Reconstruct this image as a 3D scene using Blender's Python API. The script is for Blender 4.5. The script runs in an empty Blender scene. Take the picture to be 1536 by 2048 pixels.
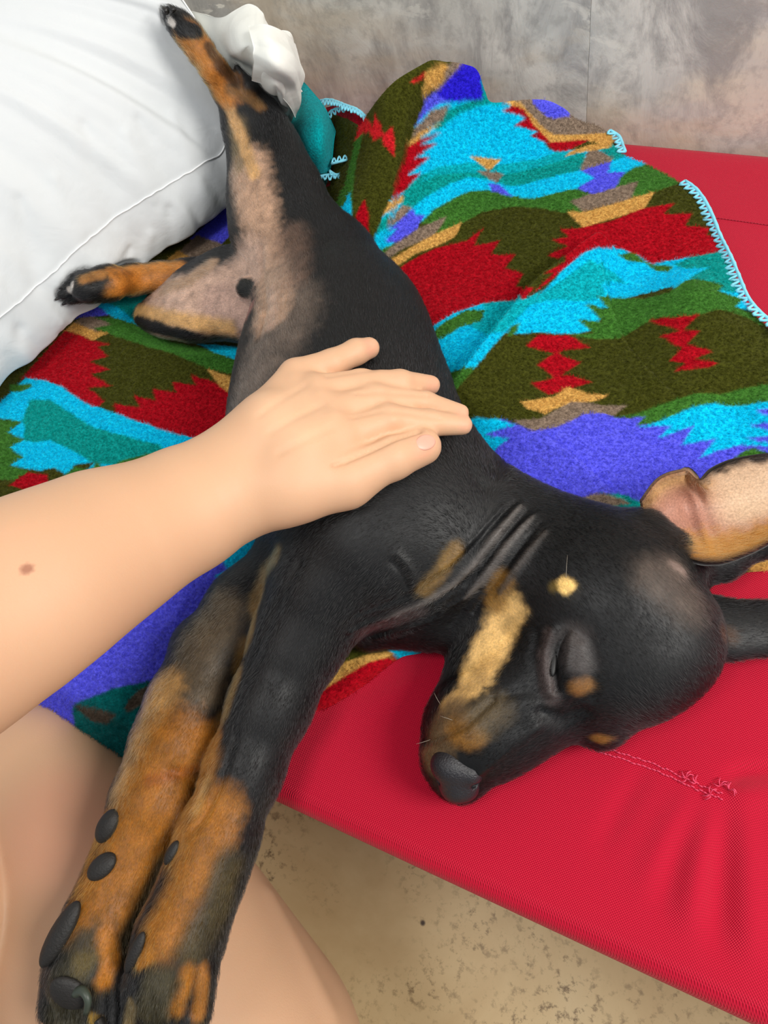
import bpy, math, random
import numpy as np
from mathutils import Matrix, Vector
from mathutils.bvhtree import BVHTree

random.seed(7)
RNG = np.random.default_rng(7)
SC = bpy.context.scene
COL = SC.collection

# ------------------------------------------------------------------ camera
W, H = 1536, 2048
FPX = 2048 * 26 / 36
BED = 0.42                       # height of the cot's cloth above the floor
_dx = np.array([-3848.0, 1125.0, -FPX]); _dx /= np.linalg.norm(_dx)
_dn = np.array([333.0, -786.0, -FPX]); _dn /= np.linalg.norm(_dn)
_dn -= _dx * (_dx @ _dn); _dn /= np.linalg.norm(_dn)
_X = -_dx; _Z = -_dn; _Y = np.cross(_Z, _X)
ROT = np.array([_X, _Y, _Z])     # camera axes -> world axes
CAM = np.array([0.0, 0.0, BED + 0.50])
cam = bpy.data.cameras.new('camera')
cam.sensor_fit = 'VERTICAL'; cam.sensor_height = 36; cam.lens = 26
cam.clip_start = 0.02
camo = bpy.data.objects.new('camera', cam); COL.objects.link(camo)
m = np.eye(4); m[:3, :3] = ROT; m[:3, 3] = CAM
camo.matrix_world = Matrix(m.tolist())
SC.camera = camo

# ------------------------------------------------------------------ light
wd = bpy.data.worlds.new('world'); SC.world = wd; wd.use_nodes = True
wd.node_tree.nodes['Background'].inputs[0].default_value = (0.86, 0.93, 1.0, 1)
wd.node_tree.nodes['Background'].inputs[1].default_value = 0.46


def area_light(name, loc, target, size, power, color, size_y=None):
    l = bpy.data.lights.new(name, 'AREA'); l.size = size; l.energy = power; l.color = color
    if size_y:
        l.shape = 'RECTANGLE'; l.size_y = size_y
    o = bpy.data.objects.new(name, l); COL.objects.link(o)
    o.location = loc
    o.rotation_euler = (Vector(target) - Vector(loc)).to_track_quat('-Z', 'Y').to_euler()
    return o


area_light('window_light', (1.0, 0.22, 1.50), (-0.15, 0.3, BED), 0.55, 19, (1.0, 0.97, 0.92), 0.6)
area_light('ceiling_light', (-0.25, -0.25, 2.05), (-0.3, 0.50, BED), 0.45, 10.0, (1.0, 0.98, 0.95))
SC.view_settings.view_transform = 'Standard'
SC.view_settings.look = 'None'
SC.view_settings.gamma = 1
SC.view_settings.use_curve_mapping = False
SC.view_settings.exposure = 0.04

# ------------------------------------------------------------------ helpers


def lin(c):
    c = np.asarray(c, float) / 255.0
    return np.where(c <= 0.04045, c / 12.92, ((c + 0.055) / 1.055) ** 2.4)


def ray(px, py):
    return ROT @ np.array([(px - 768) / FPX, (1024 - py) / FPX, -1.0])


def at(px, py, z=0.0):
    """point seen at a pixel, z metres above the cot's cloth"""
    r = ray(px, py)
    t = (BED + z - CAM[2]) / r[2]
    return CAM + r * t


def depth(px, py, z=0.0):
    return (BED + z - CAM[2]) / ray(px, py)[2]


def node(px, py, rpx, base=0.0, s=1.0):
    """ball of pixel radius rpx whose underside (squash s) lies at height base"""
    z = base
    for _ in range(6):
        r = rpx * depth(px, py, z) / FPX
        z = base + r * s
    return at(px, py, z), r


def nodez(px, py, rpx, z):
    return at(px, py, z), rpx * depth(px, py, z) / FPX


def empty(name, loc=(0, 0, 0)):
    o = bpy.data.objects.new(name, None); COL.objects.link(o); o.location = loc
    o.empty_display_size = 0.05
    return o


def tag(o, label=None, cat=None, group=None, kind=None):
    if label: o['label'] = label
    if cat: o['category'] = cat
    if group: o['group'] = group
    if kind: o['kind'] = kind
    return o


def mesh_obj(name, verts, faces, mat, parent=None, cols=None, smooth=True):
    """verts/faces are world space; child keeps world place under an empty"""
    verts = np.asarray(verts, np.float32)
    me = bpy.data.meshes.new(name)
    me.vertices.add(len(verts)); me.vertices.foreach_set('co', verts.ravel())
    if isinstance(faces, np.ndarray):
        n, k = faces.shape
        me.loops.add(n * k); me.loops.foreach_set('vertex_index', faces.astype(np.int32).ravel())
        me.polygons.add(n)
        me.polygons.foreach_set('loop_start', np.arange(0, n * k, k, dtype=np.int32))
        me.polygons.foreach_set('loop_total', np.full(n, k, np.int32))
        me.update(calc_edges=True)
    else:
        me = bpy.data.meshes.new(name); me.from_pydata(verts.tolist(), [], faces)
    if smooth:
        me.polygons.foreach_set('use_smooth', np.ones(len(me.polygons), bool))
    if cols is not None:
        a = me.color_attributes.new('Col', 'FLOAT_COLOR', 'POINT')
        c4 = np.ones((len(verts), 4), np.float32); c4[:, :3] = cols
        a.data.foreach_set('color', c4.ravel())
    me.validate()
    me.materials.append(mat)
    o = bpy.data.objects.new(name, me); COL.objects.link(o)
    if parent is not None:
        o.parent = parent
        o.matrix_parent_inverse = Matrix.Translation(-Vector(parent.location))
    return o


def normals(v, f):
    n = np.zeros_like(v)
    a, b, c = v[f[:, 0]], v[f[:, 1]], v[f[:, 2]]
    fn = np.cross(b - a, c - a)
    if f.shape[1] == 4:
        fn = np.cross(c - a, v[f[:, 3]] - b)
    for i in range(f.shape[1]):
        np.add.at(n, f[:, i], fn)
    return n / np.maximum(np.linalg.norm(n, axis=1, keepdims=True), 1e-12)


def catmull(P, n):
    """n samples through control points P (k,d), centripetal-ish parameter"""
    P = np.asarray(P, float)
    k = len(P)
    u = np.linspace(0, k - 1, n)
    i = np.clip(u.astype(int), 0, k - 2); t = (u - i)[:, None]
    g = lambda j: P[np.clip(j, 0, k - 1)]
    p0 = np.where((i == 0)[:, None], 2 * g(i) - g(i + 1), g(i - 1))
    p3 = np.where((i == k - 2)[:, None], 2 * g(i + 1) - g(i), g(i + 2))
    p1, p2 = g(i), g(i + 1)
    return 0.5 * (2 * p1 + (p2 - p0) * t + (2 * p0 - 5 * p1 + 4 * p2 - p3) * t ** 2 + (3 * p1 - p0 - 3 * p2 + p3) * t ** 3)


def loft(rows, nu, nv):
    """rows: list of equally long lists of 3D points -> grid (nv, nu, 3)"""
    R = np.array([catmull(r, nu) for r in rows])
    return np.stack([catmull(R[:, j], nv) for j in range(nu)], 1)


def grid_faces(nv, nu, wrap=False):
    j, i = np.meshgrid(np.arange(nv - 1), np.arange(nu if wrap else nu - 1), indexing='ij')
    i2 = (i + 1) % nu
    return np.stack([j * nu + i, j * nu + i2, (j + 1) * nu + i2, (j + 1) * nu + i], -1).reshape(-1, 4)


def tube(P, r, seg=8, closed_ends=True):
    """tube along a polyline; r scalar or per-point. returns verts, faces(list)"""
    P = np.asarray(P, float); n = len(P)
    r = np.broadcast_to(np.asarray(r, float), (n,))
    T = np.gradient(P, axis=0); T /= np.maximum(np.linalg.norm(T, axis=1, keepdims=True), 1e-9)
    ref = np.array([0.0, 0.0, 1.0]) if abs(T[0, 2]) < 0.9 else np.array([1.0, 0, 0])
    N = np.cross(T, ref)
    for k in range(1, n):
        if np.linalg.norm(N[k]) < 1e-6: N[k] = N[k - 1]
    N /= np.maximum(np.linalg.norm(N, axis=1, keepdims=True), 1e-9)
    for k in range(1, n):
        v = N[k - 1] - T[k] * (N[k - 1] @ T[k]); N[k] = v / max(np.linalg.norm(v), 1e-9)
    B = np.cross(T, N)
    a = np.linspace(0, 2 * np.pi, seg, endpoint=False)
    V = P[:, None] + r[:, None, None] * (np.cos(a)[None, :, None] * N[:, None] + np.sin(a)[None, :, None] * B[:, None])
    V = V.reshape(-1, 3)
    F = grid_faces(n, seg, True).tolist()
    if closed_ends:
        F.append(list(range(seg))[::-1]); F.append(list(range((n - 1) * seg, n * seg)))
    return V, F


class Batch:
    def __init__(self): self.v = []; self.f = []; self.n = 0

    def add(self, V, F):
        self.v.append(np.asarray(V)); self.f += [[i + self.n for i in q] for q in (F.tolist() if isinstance(F, np.ndarray) else F)]
        self.n += len(V); return self

    def tube(self, P, r, seg=8): return self.add(*tube(P, r, seg))

    def build(self, name, mat, parent=None, smooth=True, cols=None):
        return mesh_obj(name, np.concatenate(self.v), self.f, mat, parent, cols, smooth)


def ellipsoid(c, R, rad, nu=24, nv=14):
    a = np.linspace(0, 2 * np.pi, nu, endpoint=False); b = np.linspace(0, np.pi, nv)
    A, Bb = np.meshgrid(a, b)
    U = np.stack([np.cos(A) * np.sin(Bb), np.sin(A) * np.sin(Bb), np.cos(Bb)], -1).reshape(-1, 3) * np.asarray(rad)
    return U @ np.asarray(R).T + np.asarray(c), grid_faces(nv, nu, True)[:, ::-1]


def noise3(p, f, seed=0):
    """smooth value noise in [-1,1]"""
    p = np.asarray(p) * f + 100.0 + seed * 17.3
    i = np.floor(p).astype(np.int64); t = p - i; t = t * t * (3 - 2 * t)
    out = 0
    for dx in (0, 1):
        for dy in (0, 1):
            for dz in (0, 1):
                h = (i[:, 0] + dx) * 374761393 + (i[:, 1] + dy) * 668265263 + (i[:, 2] + dz) * 2147483647 + seed * 1013
                h = (h ^ (h >> 13)) * 1274126177
                h = ((h ^ (h >> 16)) & 0xFFFF) / 32767.5 - 1
                w = (t[:, 0] if dx else 1 - t[:, 0]) * (t[:, 1] if dy else 1 - t[:, 1]) * (t[:, 2] if dz else 1 - t[:, 2])
                out = out + h * w
    return out


def sstep(a, b, x):
    t = np.clip((x - a) / (b - a), 0, 1); return t * t * (3 - 2 * t)


# ------------------------------------------------------------------ signed-distance modelling
class Body:
    """rounded cones and ellipsoids melted together, meshed by sparse surface nets"""

    def __init__(self): self.p = []

    def cone(self, a, b, k=0.01, s=1.0, op='u'):
        """a, b: (point, radius); s flattens the shape vertically"""
        (pa, ra), (pb, rb) = a, b
        self.p.append(dict(t='c', a=np.asarray(pa, float), b=np.asarray(pb, float), ra=ra, rb=rb, k=k, s=s, op=op)); return self

    def chain(self, nodes, k=0.01, s=1.0):
        for a, b in zip(nodes[:-1], nodes[1:]): self.cone(a, b, k, s)
        return self

    def ball(self, n, k=0.01, s=1.0, op='u'): return self.cone(n, (np.asarray(n[0]) + [1e-5, 0, 0], n[1]), k, s, op)

    def ell(self, c, R, rad, k=0.01, op='u'):
        self.p.append(dict(t='e', c=np.asarray(c, float), R=np.asarray(R, float), rad=np.asarray(rad, float), k=k, op=op)); return self

    @staticmethod
    def _d(q, P):
        if q['t'] == 'e':
            x = (P - q['c']) @ q['R']
            k0 = np.linalg.norm(x / q['rad'], axis=1); k1 = np.linalg.norm(x / q['rad'] ** 2, axis=1)
            return k0 * (k0 - 1) / np.maximum(k1, 1e-9)
        a, b, s = q['a'], q['b'], q['s']
        if s != 1.0:
            # squash across the bone, vertically, about the bone's own height
            ab = b - a; L2 = ab[0] ** 2 + ab[1] ** 2 + 1e-12
            t = np.clip(((P[:, 0] - a[0]) * ab[0] + (P[:, 1] - a[1]) * ab[1]) / L2, 0, 1)
            zc = a[2] + t * ab[2]
            P = P.copy(); P[:, 2] = zc + (P[:, 2] - zc) / s
        ba = b - a; l2 = ba @ ba; rr = q['ra'] - q['rb']; a2 = l2 - rr * rr; il2 = 1 / max(l2, 1e-12)
        if a2 <= 1e-14:
            c, r = (a, q['ra']) if q['ra'] >= q['rb'] else (b, q['rb'])
            return (np.linalg.norm(P - c, axis=1) - r) * (min(s, 1.0) if s != 1 else 1.0)
        pa = P - a; y = pa @ ba; z = y - l2
        x2 = np.sum((pa * l2 - np.outer(y, ba)) ** 2, 1)
        y2 = y * y * l2; z2 = z * z * l2
        k = np.sign(rr) * rr * rr * x2
        d = (np.sqrt(np.maximum(x2 * a2 * il2, 0)) + y * rr) * il2 - q['ra']
        c1 = np.sign(z) * a2 * z2 > k; c2 = np.sign(y) * a2 * y2 < k
        d = np.where(c1, np.sqrt(x2 + z2) * il2 - q['rb'], np.where(c2, np.sqrt(x2 + y2) * il2 - q['ra'], d))
        return d * (min(s, 1.0) if s != 1 else 1.0)

    def sdf(self, P, prims=None):
        d = np.full(len(P), 1e3)
        for q in (self.p if prims is None else prims):
            e = self._d(q, P); k = q['k']
            if q['op'] == 'u':
                h = np.clip(0.5 + 0.5 * (d - e) / k, 0, 1); d = d + (e - d) * h - k * h * (1 - h)
            else:
                h = np.clip(0.5 - 0.5 * (d + e) / k, 0, 1); d = d + (-e - d) * h + k * h * (1 - h)
        return d

    def bounds(self):
        lo, hi = np.full(3, 1e9), np.full(3, -1e9)
        for q in self.p:
            if q['op'] != 'u': continue
            if q['t'] == 'e':
                r = q['rad'].max(); lo = np.minimum(lo, q['c'] - r); hi = np.maximum(hi, q['c'] + r)
            else:
                r = max(q['ra'], q['rb']); lo = np.minimum(lo, np.minimum(q['a'], q['b']) - r); hi = np.maximum(hi, np.maximum(q['a'], q['b']) + r)
        return lo, hi

    def mesh(self, v=0.0015, B=14):
        lo, hi = self.bounds(); lo = lo - 3 * v; hi = hi + 3 * v
        nb = np.ceil((hi - lo) / (B * v)).astype(int)
        g = np.stack(np.meshgrid(*[np.arange(n) for n in nb], indexing='ij'), -1).reshape(-1, 3)
        cen = lo + (g + 0.5) * B * v
        diag = 0.5 * B * v * math.sqrt(3) + v
        E = np.stack([self._d(q, cen) for q in self.p], 1)
        act = np.abs(self.sdf(cen)) < diag * 1.15
        ks = np.array([q['k'] for q in self.p])
        ii = np.arange(B + 1)
        L = np.stack(np.meshgrid(ii, ii, ii, indexing='ij'), -1)
        Lf = L.reshape(-1, 3)
        S3 = nb * B + 2
        key = lambda c: (c[:, 0] * S3[1] + c[:, 1]) * S3[2] + c[:, 2]
        ck, cp, quads = [], [], []
        offs = np.array([[x, y, z] for x in (0, 1) for y in (0, 1) for z in (0, 1)])
        edges = [(a, b) for a in range(8) for b in range(a + 1, 8) if np.abs(offs[a] - offs[b]).sum() == 1]
        for bi in np.nonzero(act)[0]:
            sel = [q for q, e, k in zip(self.p, E[bi], ks) if e < diag * 1.2 + 2 * k]
            base = g[bi] * B
            S = self.sdf(lo + (base + Lf) * v, sel).reshape(B + 1, B + 1, B + 1)
            neg = S < 0
            c8 = np.stack([neg[o[0]:o[0] + B, o[1]:o[1] + B, o[2]:o[2] + B] for o in offs], -1)
            cnt = c8.sum(-1); C = np.argwhere((cnt > 0) & (cnt < 8))
            if not len(C): continue
            s8 = np.stack([S[C[:, 0] + o[0], C[:, 1] + o[1], C[:, 2] + o[2]] for o in offs], -1)
            acc = np.zeros((len(C), 3)); n = np.zeros(len(C))
            for a, b in edges:
                x = (s8[:, a] < 0) != (s8[:, b] < 0)
                t = np.where(x, s8[:, a] / np.where(x, s8[:, a] - s8[:, b], 1), 0)
                acc += np.where(x[:, None], offs[a] + t[:, None] * (offs[b] - offs[a]), 0); n += x
            cp.append(lo + (base + C + acc / n[:, None]) * v); ck.append(key(base + C + 1))
            for ax in range(3):
                o1, o2 = (ax + 1) % 3, (ax + 2) % 3
                sl = [slice(0, B)] * 3; A = neg[tuple(sl)]; sl2 = list(sl); sl2[ax] = slice(1, B + 1); Bn = neg[tuple(sl2)]
                Q = np.argwhere(A != Bn)
                if not len(Q): continue
                flip = A[Q[:, 0], Q[:, 1], Q[:, 2]]
                gq = base + Q + 1
                d1 = np.zeros(3, int); d1[o1] = 1; d2 = np.zeros(3, int); d2[o2] = 1
                f = np.stack([key(gq - d1 - d2), key(gq - d2), key(gq), key(gq - d1)], 1)
                f[~flip] = f[~flip][:, ::-1]
                quads.append(f)
        ck = np.concatenate(ck); cp = np.concatenate(cp); Q = np.concatenate(quads)
        o = np.argsort(ck); ck = ck[o]; cp = cp[o]
        idx = np.searchsorted(ck, Q); idx = np.clip(idx, 0, len(ck) - 1)
        ok = (ck[idx] == Q).all(1)
        return cp, idx[ok]


def bvh_of(v, f): return BVHTree.FromPolygons(v.tolist(), f.tolist())


def hit(bvh, px, py, fallback=None):
    r = ray(px, py); r = r / np.linalg.norm(r)
    h = bvh.ray_cast(Vector(CAM), Vector(r))
    if h[0] is None: return fallback
    return np.array(h[0]), np.array(h[1])


def stroke_points(bvh, pts, step=7):
    """polyline given by pixels laid on a surface -> 3D samples and their metre-per-pixel"""
    P = np.array([(*q, 1.0)[:3] for q in pts], float)
    out, mpp = [], []
    if len(P) == 1: segs = [P[0]]
    else:
        segs = []
        for a, b in zip(P[:-1], P[1:]):
            n = max(1, int(np.linalg.norm((b - a)[:2]) / step))
            segs += [a + (b - a) * t / n for t in range(n)]
        segs.append(P[-1])
    for s in segs:
        h = hit(bvh, s[0], s[1])
        if h is None: continue
        out.append(h[0]); mpp.append(-(ROT.T @ (h[0] - CAM))[2] / FPX * (s[2] if len(s) > 2 else 1.0))
    return np.array(out), np.array(mpp)


def stroke_dist(v, P, R):
    """min over samples of |v-p|/r"""
    d = np.full(len(v), 1e9)
    if len(P) == 0: return d
    rm = R.max() * 3.2
    near = np.nonzero(((v > P.min(0) - rm) & (v < P.max(0) + rm)).all(1))[0]
    vv = v[near]; dd = np.full(len(near), 1e9)
    for p, r in zip(P, R):
        dd = np.minimum(dd, np.linalg.norm(vv - p, axis=1) / r)
    d[near] = dd
    return d


def yield_to(v, n, sdf, gap, steps=8, lim=None):
    """move points out of a body along n"""
    v = v.copy()
    for _ in range(steps):
        d = sdf(v); m_ = d < gap
        if not m_.any(): break
        v[m_] += n[m_] * (gap - d[m_])[:, None] * 1.05
    return v


def near(v, body, pad=0.004):
    lo_, hi_ = body.bounds(); return np.nonzero(((v > lo_ - pad) & (v < hi_ + pad)).all(1))[0]


# ------------------------------------------------------------------ materials
def new_mat(name):
    mt = bpy.data.materials.new(name); mt.use_nodes = True
    nt = mt.node_tree; b = nt.nodes['Principled BSDF']
    return mt, nt, b


class NT:
    def __init__(self, nt): self.nt = nt

    def n(self, t, **kw):
        o = self.nt.nodes.new(t)
        for k, v in kw.items():
            if k == 'inp':
                for a, b in v.items(): o.inputs[a].default_value = b
            else: setattr(o, k, v)
        return o

    def l(self, a, b): self.nt.links.new(a, b)

    def noise(self, scale, detail=4, rough=0.55, vec=None, dist=0.0, out='Fac'):
        o = self.n('ShaderNodeTexNoise'); o.inputs['Scale'].default_value = scale; o.inputs['Detail'].default_value = detail
        o.inputs['Roughness'].default_value = rough; o.inputs['Distortion'].default_value = dist
        if vec is not None: self.l(vec, o.inputs['Vector'])
        return o.outputs[out]

    def ramp(self, fac, stops):
        o = self.n('ShaderNodeValToRGB'); e = o.color_ramp.elements
        while len(e) < len(stops): e.new(0.5)
        for x, (p, c) in zip(e, stops):
            x.position = p
            x.color = (*([c] * 3 if np.isscalar(c) else list(c)), 1)
        self.l(fac, o.inputs[0]); return o.outputs[0]

    def mix(self, fac, a, b, mode='MIX'):
        o = self.n('ShaderNodeMix', data_type='RGBA', blend_type=mode)
        for s, v in ((0, fac), (6, a), (7, b)):
            if isinstance(v, bpy.types.NodeSocket): self.l(v, o.inputs[s])
            elif s == 0: o.inputs[0].default_value = v
            else: o.inputs[s].default_value = (*v, 1)
        return o.outputs[2]

    def math(self, op, a, b=None):
        o = self.n('ShaderNodeMath', operation=op)
        for i, v in enumerate((a, b)):
            if v is None: continue
            if isinstance(v, bpy.types.NodeSocket): self.l(v, o.inputs[i])
            else: o.inputs[i].default_value = v
        return o.outputs[0]

    def bump(self, h, strength, dist, normal=None):
        o = self.n('ShaderNodeBump'); o.inputs['Strength'].default_value = strength; o.inputs['Distance'].default_value = dist
        self.l(h, o.inputs['Height'])
        if normal is not None: self.l(normal, o.inputs['Normal'])
        return o.outputs[0]

    def coord(self, loc=(0, 0, 0), rot=(0, 0, 0), scale=(1, 1, 1)):
        t = self.n('ShaderNodeNewGeometry'); mp = self.n('ShaderNodeMapping')
        mp.inputs['Location'].default_value = loc; mp.inputs['Rotation'].default_value = rot; mp.inputs['Scale'].default_value = scale
        self.l(t.outputs['Position'], mp.inputs[0]); return mp.outputs[0]

    def attr(self): return self.n('ShaderNodeAttribute', attribute_name='Col').outputs['Color']


def plain(name, rgb, rough=0.6, metal=0.0, var=0.12, scale=60, bump=0.0, sheen=0.0, sss=0.0):
    mt, nt, b = new_mat(name); N = NT(nt)
    c = lin(rgb)
    f = N.noise(scale, 4, vec=N.coord())
    col = N.mix(f, tuple(c * (1 - var)), tuple(np.minimum(c * (1 + var), 1)))
    N.l(col, b.inputs['Base Color']); b.inputs['Roughness'].default_value = rough; b.inputs['Metallic'].default_value = metal
    b.inputs['Sheen Weight'].default_value = sheen
    if bump: N.l(N.bump(N.noise(scale * 6, 3, vec=N.coord()), bump, 0.001), b.inputs['Normal'])
    return mt


def mat_skin():
    mt, nt, b = new_mat('skin'); N = NT(nt)
    v = N.coord()
    c = N.mix(N.math('MULTIPLY', N.noise(28, 3, vec=v), 0.35), N.attr(), (0.80, 0.42, 0.30), 'MIX')
    c = N.mix(0.75, c, N.attr())
    N.l(c, b.inputs['Base Color'])
    b.inputs['Roughness'].default_value = 0.52
    b.inputs['Specular IOR Level'].default_value = 0.35
    b.inputs['Subsurface Weight'].default_value = 0.22
    b.inputs['Subsurface Radius'].default_value = (1.0, 0.45, 0.25); b.inputs['Subsurface Scale'].default_value = 0.006
    h = N.noise(900, 3, vec=v)
    N.l(N.bump(h, 0.12, 0.0006), b.inputs['Normal'])
    return mt


def mat_coat():
    mt, nt, b = new_mat('dog_coat'); N = NT(nt)
    st = N.noise(700, 3, 0.6, vec=N.coord())
    c = N.mix(N.ramp(st, [(0.3, 0.0), (0.75, 1.0)]), (0.7, 0.7, 0.7), (1.25, 1.25, 1.25))
    N.l(N.mix(1.0, N.attr(), c, 'MULTIPLY'), b.inputs['Base Color'])
    b.inputs['Roughness'].default_value = 0.5
    b.inputs['Specular IOR Level'].default_value = 0.35
    N.l(N.bump(st, 0.25, 0.0006), b.inputs['Normal'])
    return mt


def mat_fur():
    mt = bpy.data.materials.new('dog_fur'); mt.use_nodes = True; nt = mt.node_tree; N = NT(nt)
    nt.nodes.remove(nt.nodes['Principled BSDF'])
    h = N.n('ShaderNodeBsdfHairPrincipled'); h.model = 'CHIANG'; h.parametrization = 'COLOR'
    N.l(N.attr(), h.inputs['Color']); h.inputs['Roughness'].default_value = 0.26; h.inputs['Radial Roughness'].default_value = 0.4
    h.inputs['Random Roughness'].default_value = 0.2
    N.l(h.outputs[0], nt.nodes['Material Output'].inputs[0])
    return mt


def fur(name, v, f, n, cols, dirs, parent, mat, per_m2, length, keep=None, seed=1, lift=0.30, rad=6e-5, vary=(0.65, 1.4)):
    """short lying hairs rooted all over a quad mesh"""
    rg = np.random.default_rng(seed)
    A = v[f]; ar = 0.5 * np.linalg.norm(np.cross(A[:, 2] - A[:, 0], A[:, 3] - A[:, 1]), axis=1)
    if keep is not None: ar = ar * keep[f].mean(1)
    cnt = int(ar.sum() * per_m2)
    fi = rg.choice(len(f), cnt, p=ar / ar.sum())
    u, w = rg.random(cnt), rg.random(cnt)
    wt = np.stack([(1 - u) * (1 - w), u * (1 - w), u * w, (1 - u) * w], 1)[..., None]
    q = f[fi]
    P = (v[q] * wt).sum(1); Nn = (n[q] * wt).sum(1); Nn /= np.linalg.norm(Nn, axis=1, keepdims=True)
    Cc = (cols[q] * wt).sum(1) * rg.uniform(*vary, (cnt, 1)); T = (dirs[q] * wt).sum(1) + rg.normal(0, 0.16, (cnt, 3))
    T -= Nn * (T * Nn).sum(1, keepdims=True); T /= np.maximum(np.linalg.norm(T, axis=1, keepdims=True), 1e-6)
    L = (length[q[:, 0]] if not np.isscalar(length) else length) * rg.uniform(0.6, 1.25, cnt); L = L[:, None]
    lf = lift * rg.uniform(0.5, 1.5, (cnt, 1))
    p1 = P + (T * 0.5 + Nn * lf * 0.62) * L; p2 = P + (T + Nn * lf * 0.75) * L
    pts = np.stack([P - Nn * 0.0002, p1, p2], 1).reshape(-1, 3)
    cu = bpy.data.hair_curves.new(name); cu.add_curves([3] * cnt)
    cu.attributes['position'].data.foreach_set('vector', pts.astype(np.float32).ravel())
    ra = cu.attributes.get('radius') or cu.attributes.new('radius', 'FLOAT', 'POINT')
    ra.data.foreach_set('value', np.tile(np.array([rad, rad * .8, rad * .2], np.float32), cnt))
    ca = cu.attributes.new('Col', 'FLOAT_COLOR', 'CURVE')
    c4 = np.ones((cnt, 4), np.float32); c4[:, :3] = np.clip(Cc, 0, 1); ca.data.foreach_set('color', c4.ravel())
    cu.materials.append(mat)
    o = bpy.data.objects.new(name, cu); COL.objects.link(o); o.parent = parent
    o.matrix_parent_inverse = Matrix.Translation(-Vector(parent.location)); o['kind'] = 'stuff'
    return o


def mat_fleece():
    mt, nt, b = new_mat('fleece'); N = NT(nt)
    v = N.coord()
    f = N.noise(520, 3, 0.6, vec=v)
    c = N.mix(N.ramp(f, [(0.3, 0.0), (0.7, 1.0)]), (0.62, 0.62, 0.62), (1.30, 1.30, 1.30))
    c = N.mix(1.0, N.attr(), c, 'MULTIPLY')
    N.l(c, b.inputs['Base Color'])
    b.inputs['Roughness'].default_value = 0.95; b.inputs['Specular IOR Level'].default_value = 0.1
    b.inputs['Sheen Weight'].default_value = 0.06; b.inputs['Sheen Roughness'].default_value = 0.5
    N.l(N.bump(f, 0.5, 0.0018), b.inputs['Normal'])
    return mt


def mat_canvas():
    mt, nt, b = new_mat('red_canvas'); N = NT(nt)
    g = N.n('ShaderNodeNewGeometry'); s = N.n('ShaderNodeSeparateXYZ'); N.l(g.outputs['Position'], s.inputs[0])
    k = 2 * math.pi / 0.00165
    x = N.math('SINE', N.math('MULTIPLY', N.math('ADD', s.outputs[0], N.math('MULTIPLY', s.outputs[2], 0.5)), k))
    yz = N.math('SUBTRACT', s.outputs[1], N.math('MULTIPLY', s.outputs[2], 1.0))
    y = N.math('SINE', N.math('MULTIPLY', yz, k))
    w = N.math('MULTIPLY', x, y)
    w2 = N.math('ADD', N.math('MULTIPLY', w, 0.5), 0.5)
    base = N.mix(N.noise(9, 3, vec=N.coord()), tuple(lin((164, 1, 30))), tuple(lin((178, 2, 38))))
    c = N.mix(w2, base, tuple(lin((204, 12, 54))))
    N.l(c, b.inputs['Base Color'])
    b.inputs['Roughness'].default_value = 0.5; b.inputs['Specular IOR Level'].default_value = 0.2
    b.inputs['Sheen Weight'].default_value = 0.07
    N.l(N.bump(w, 0.55, 0.0006), b.inputs['Normal'])
    return mt


def mat_cotton(name='white_cotton', rgb=(236, 238, 240)):
    mt, nt, b = new_mat(name); N = NT(nt)
    v = N.coord()
    c0 = lin(rgb)
    N.l(N.mix(N.noise(14, 3, vec=v), tuple(c0 * 0.95), tuple(np.minimum(c0 * 1.03, 1))), b.inputs['Base Color'])
    b.inputs['Roughness'].default_value = 0.8; b.inputs['Specular IOR Level'].default_value = 0.2
    b.inputs['Sheen Weight'].default_value = 0.1
    h = N.noise(26, 4, 0.5, vec=N.coord(scale=(1, 1, 1)), dist=0.4)
    N.l(N.bump(h, 0.18, 0.012), b.inputs['Normal'])
    return mt


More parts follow.
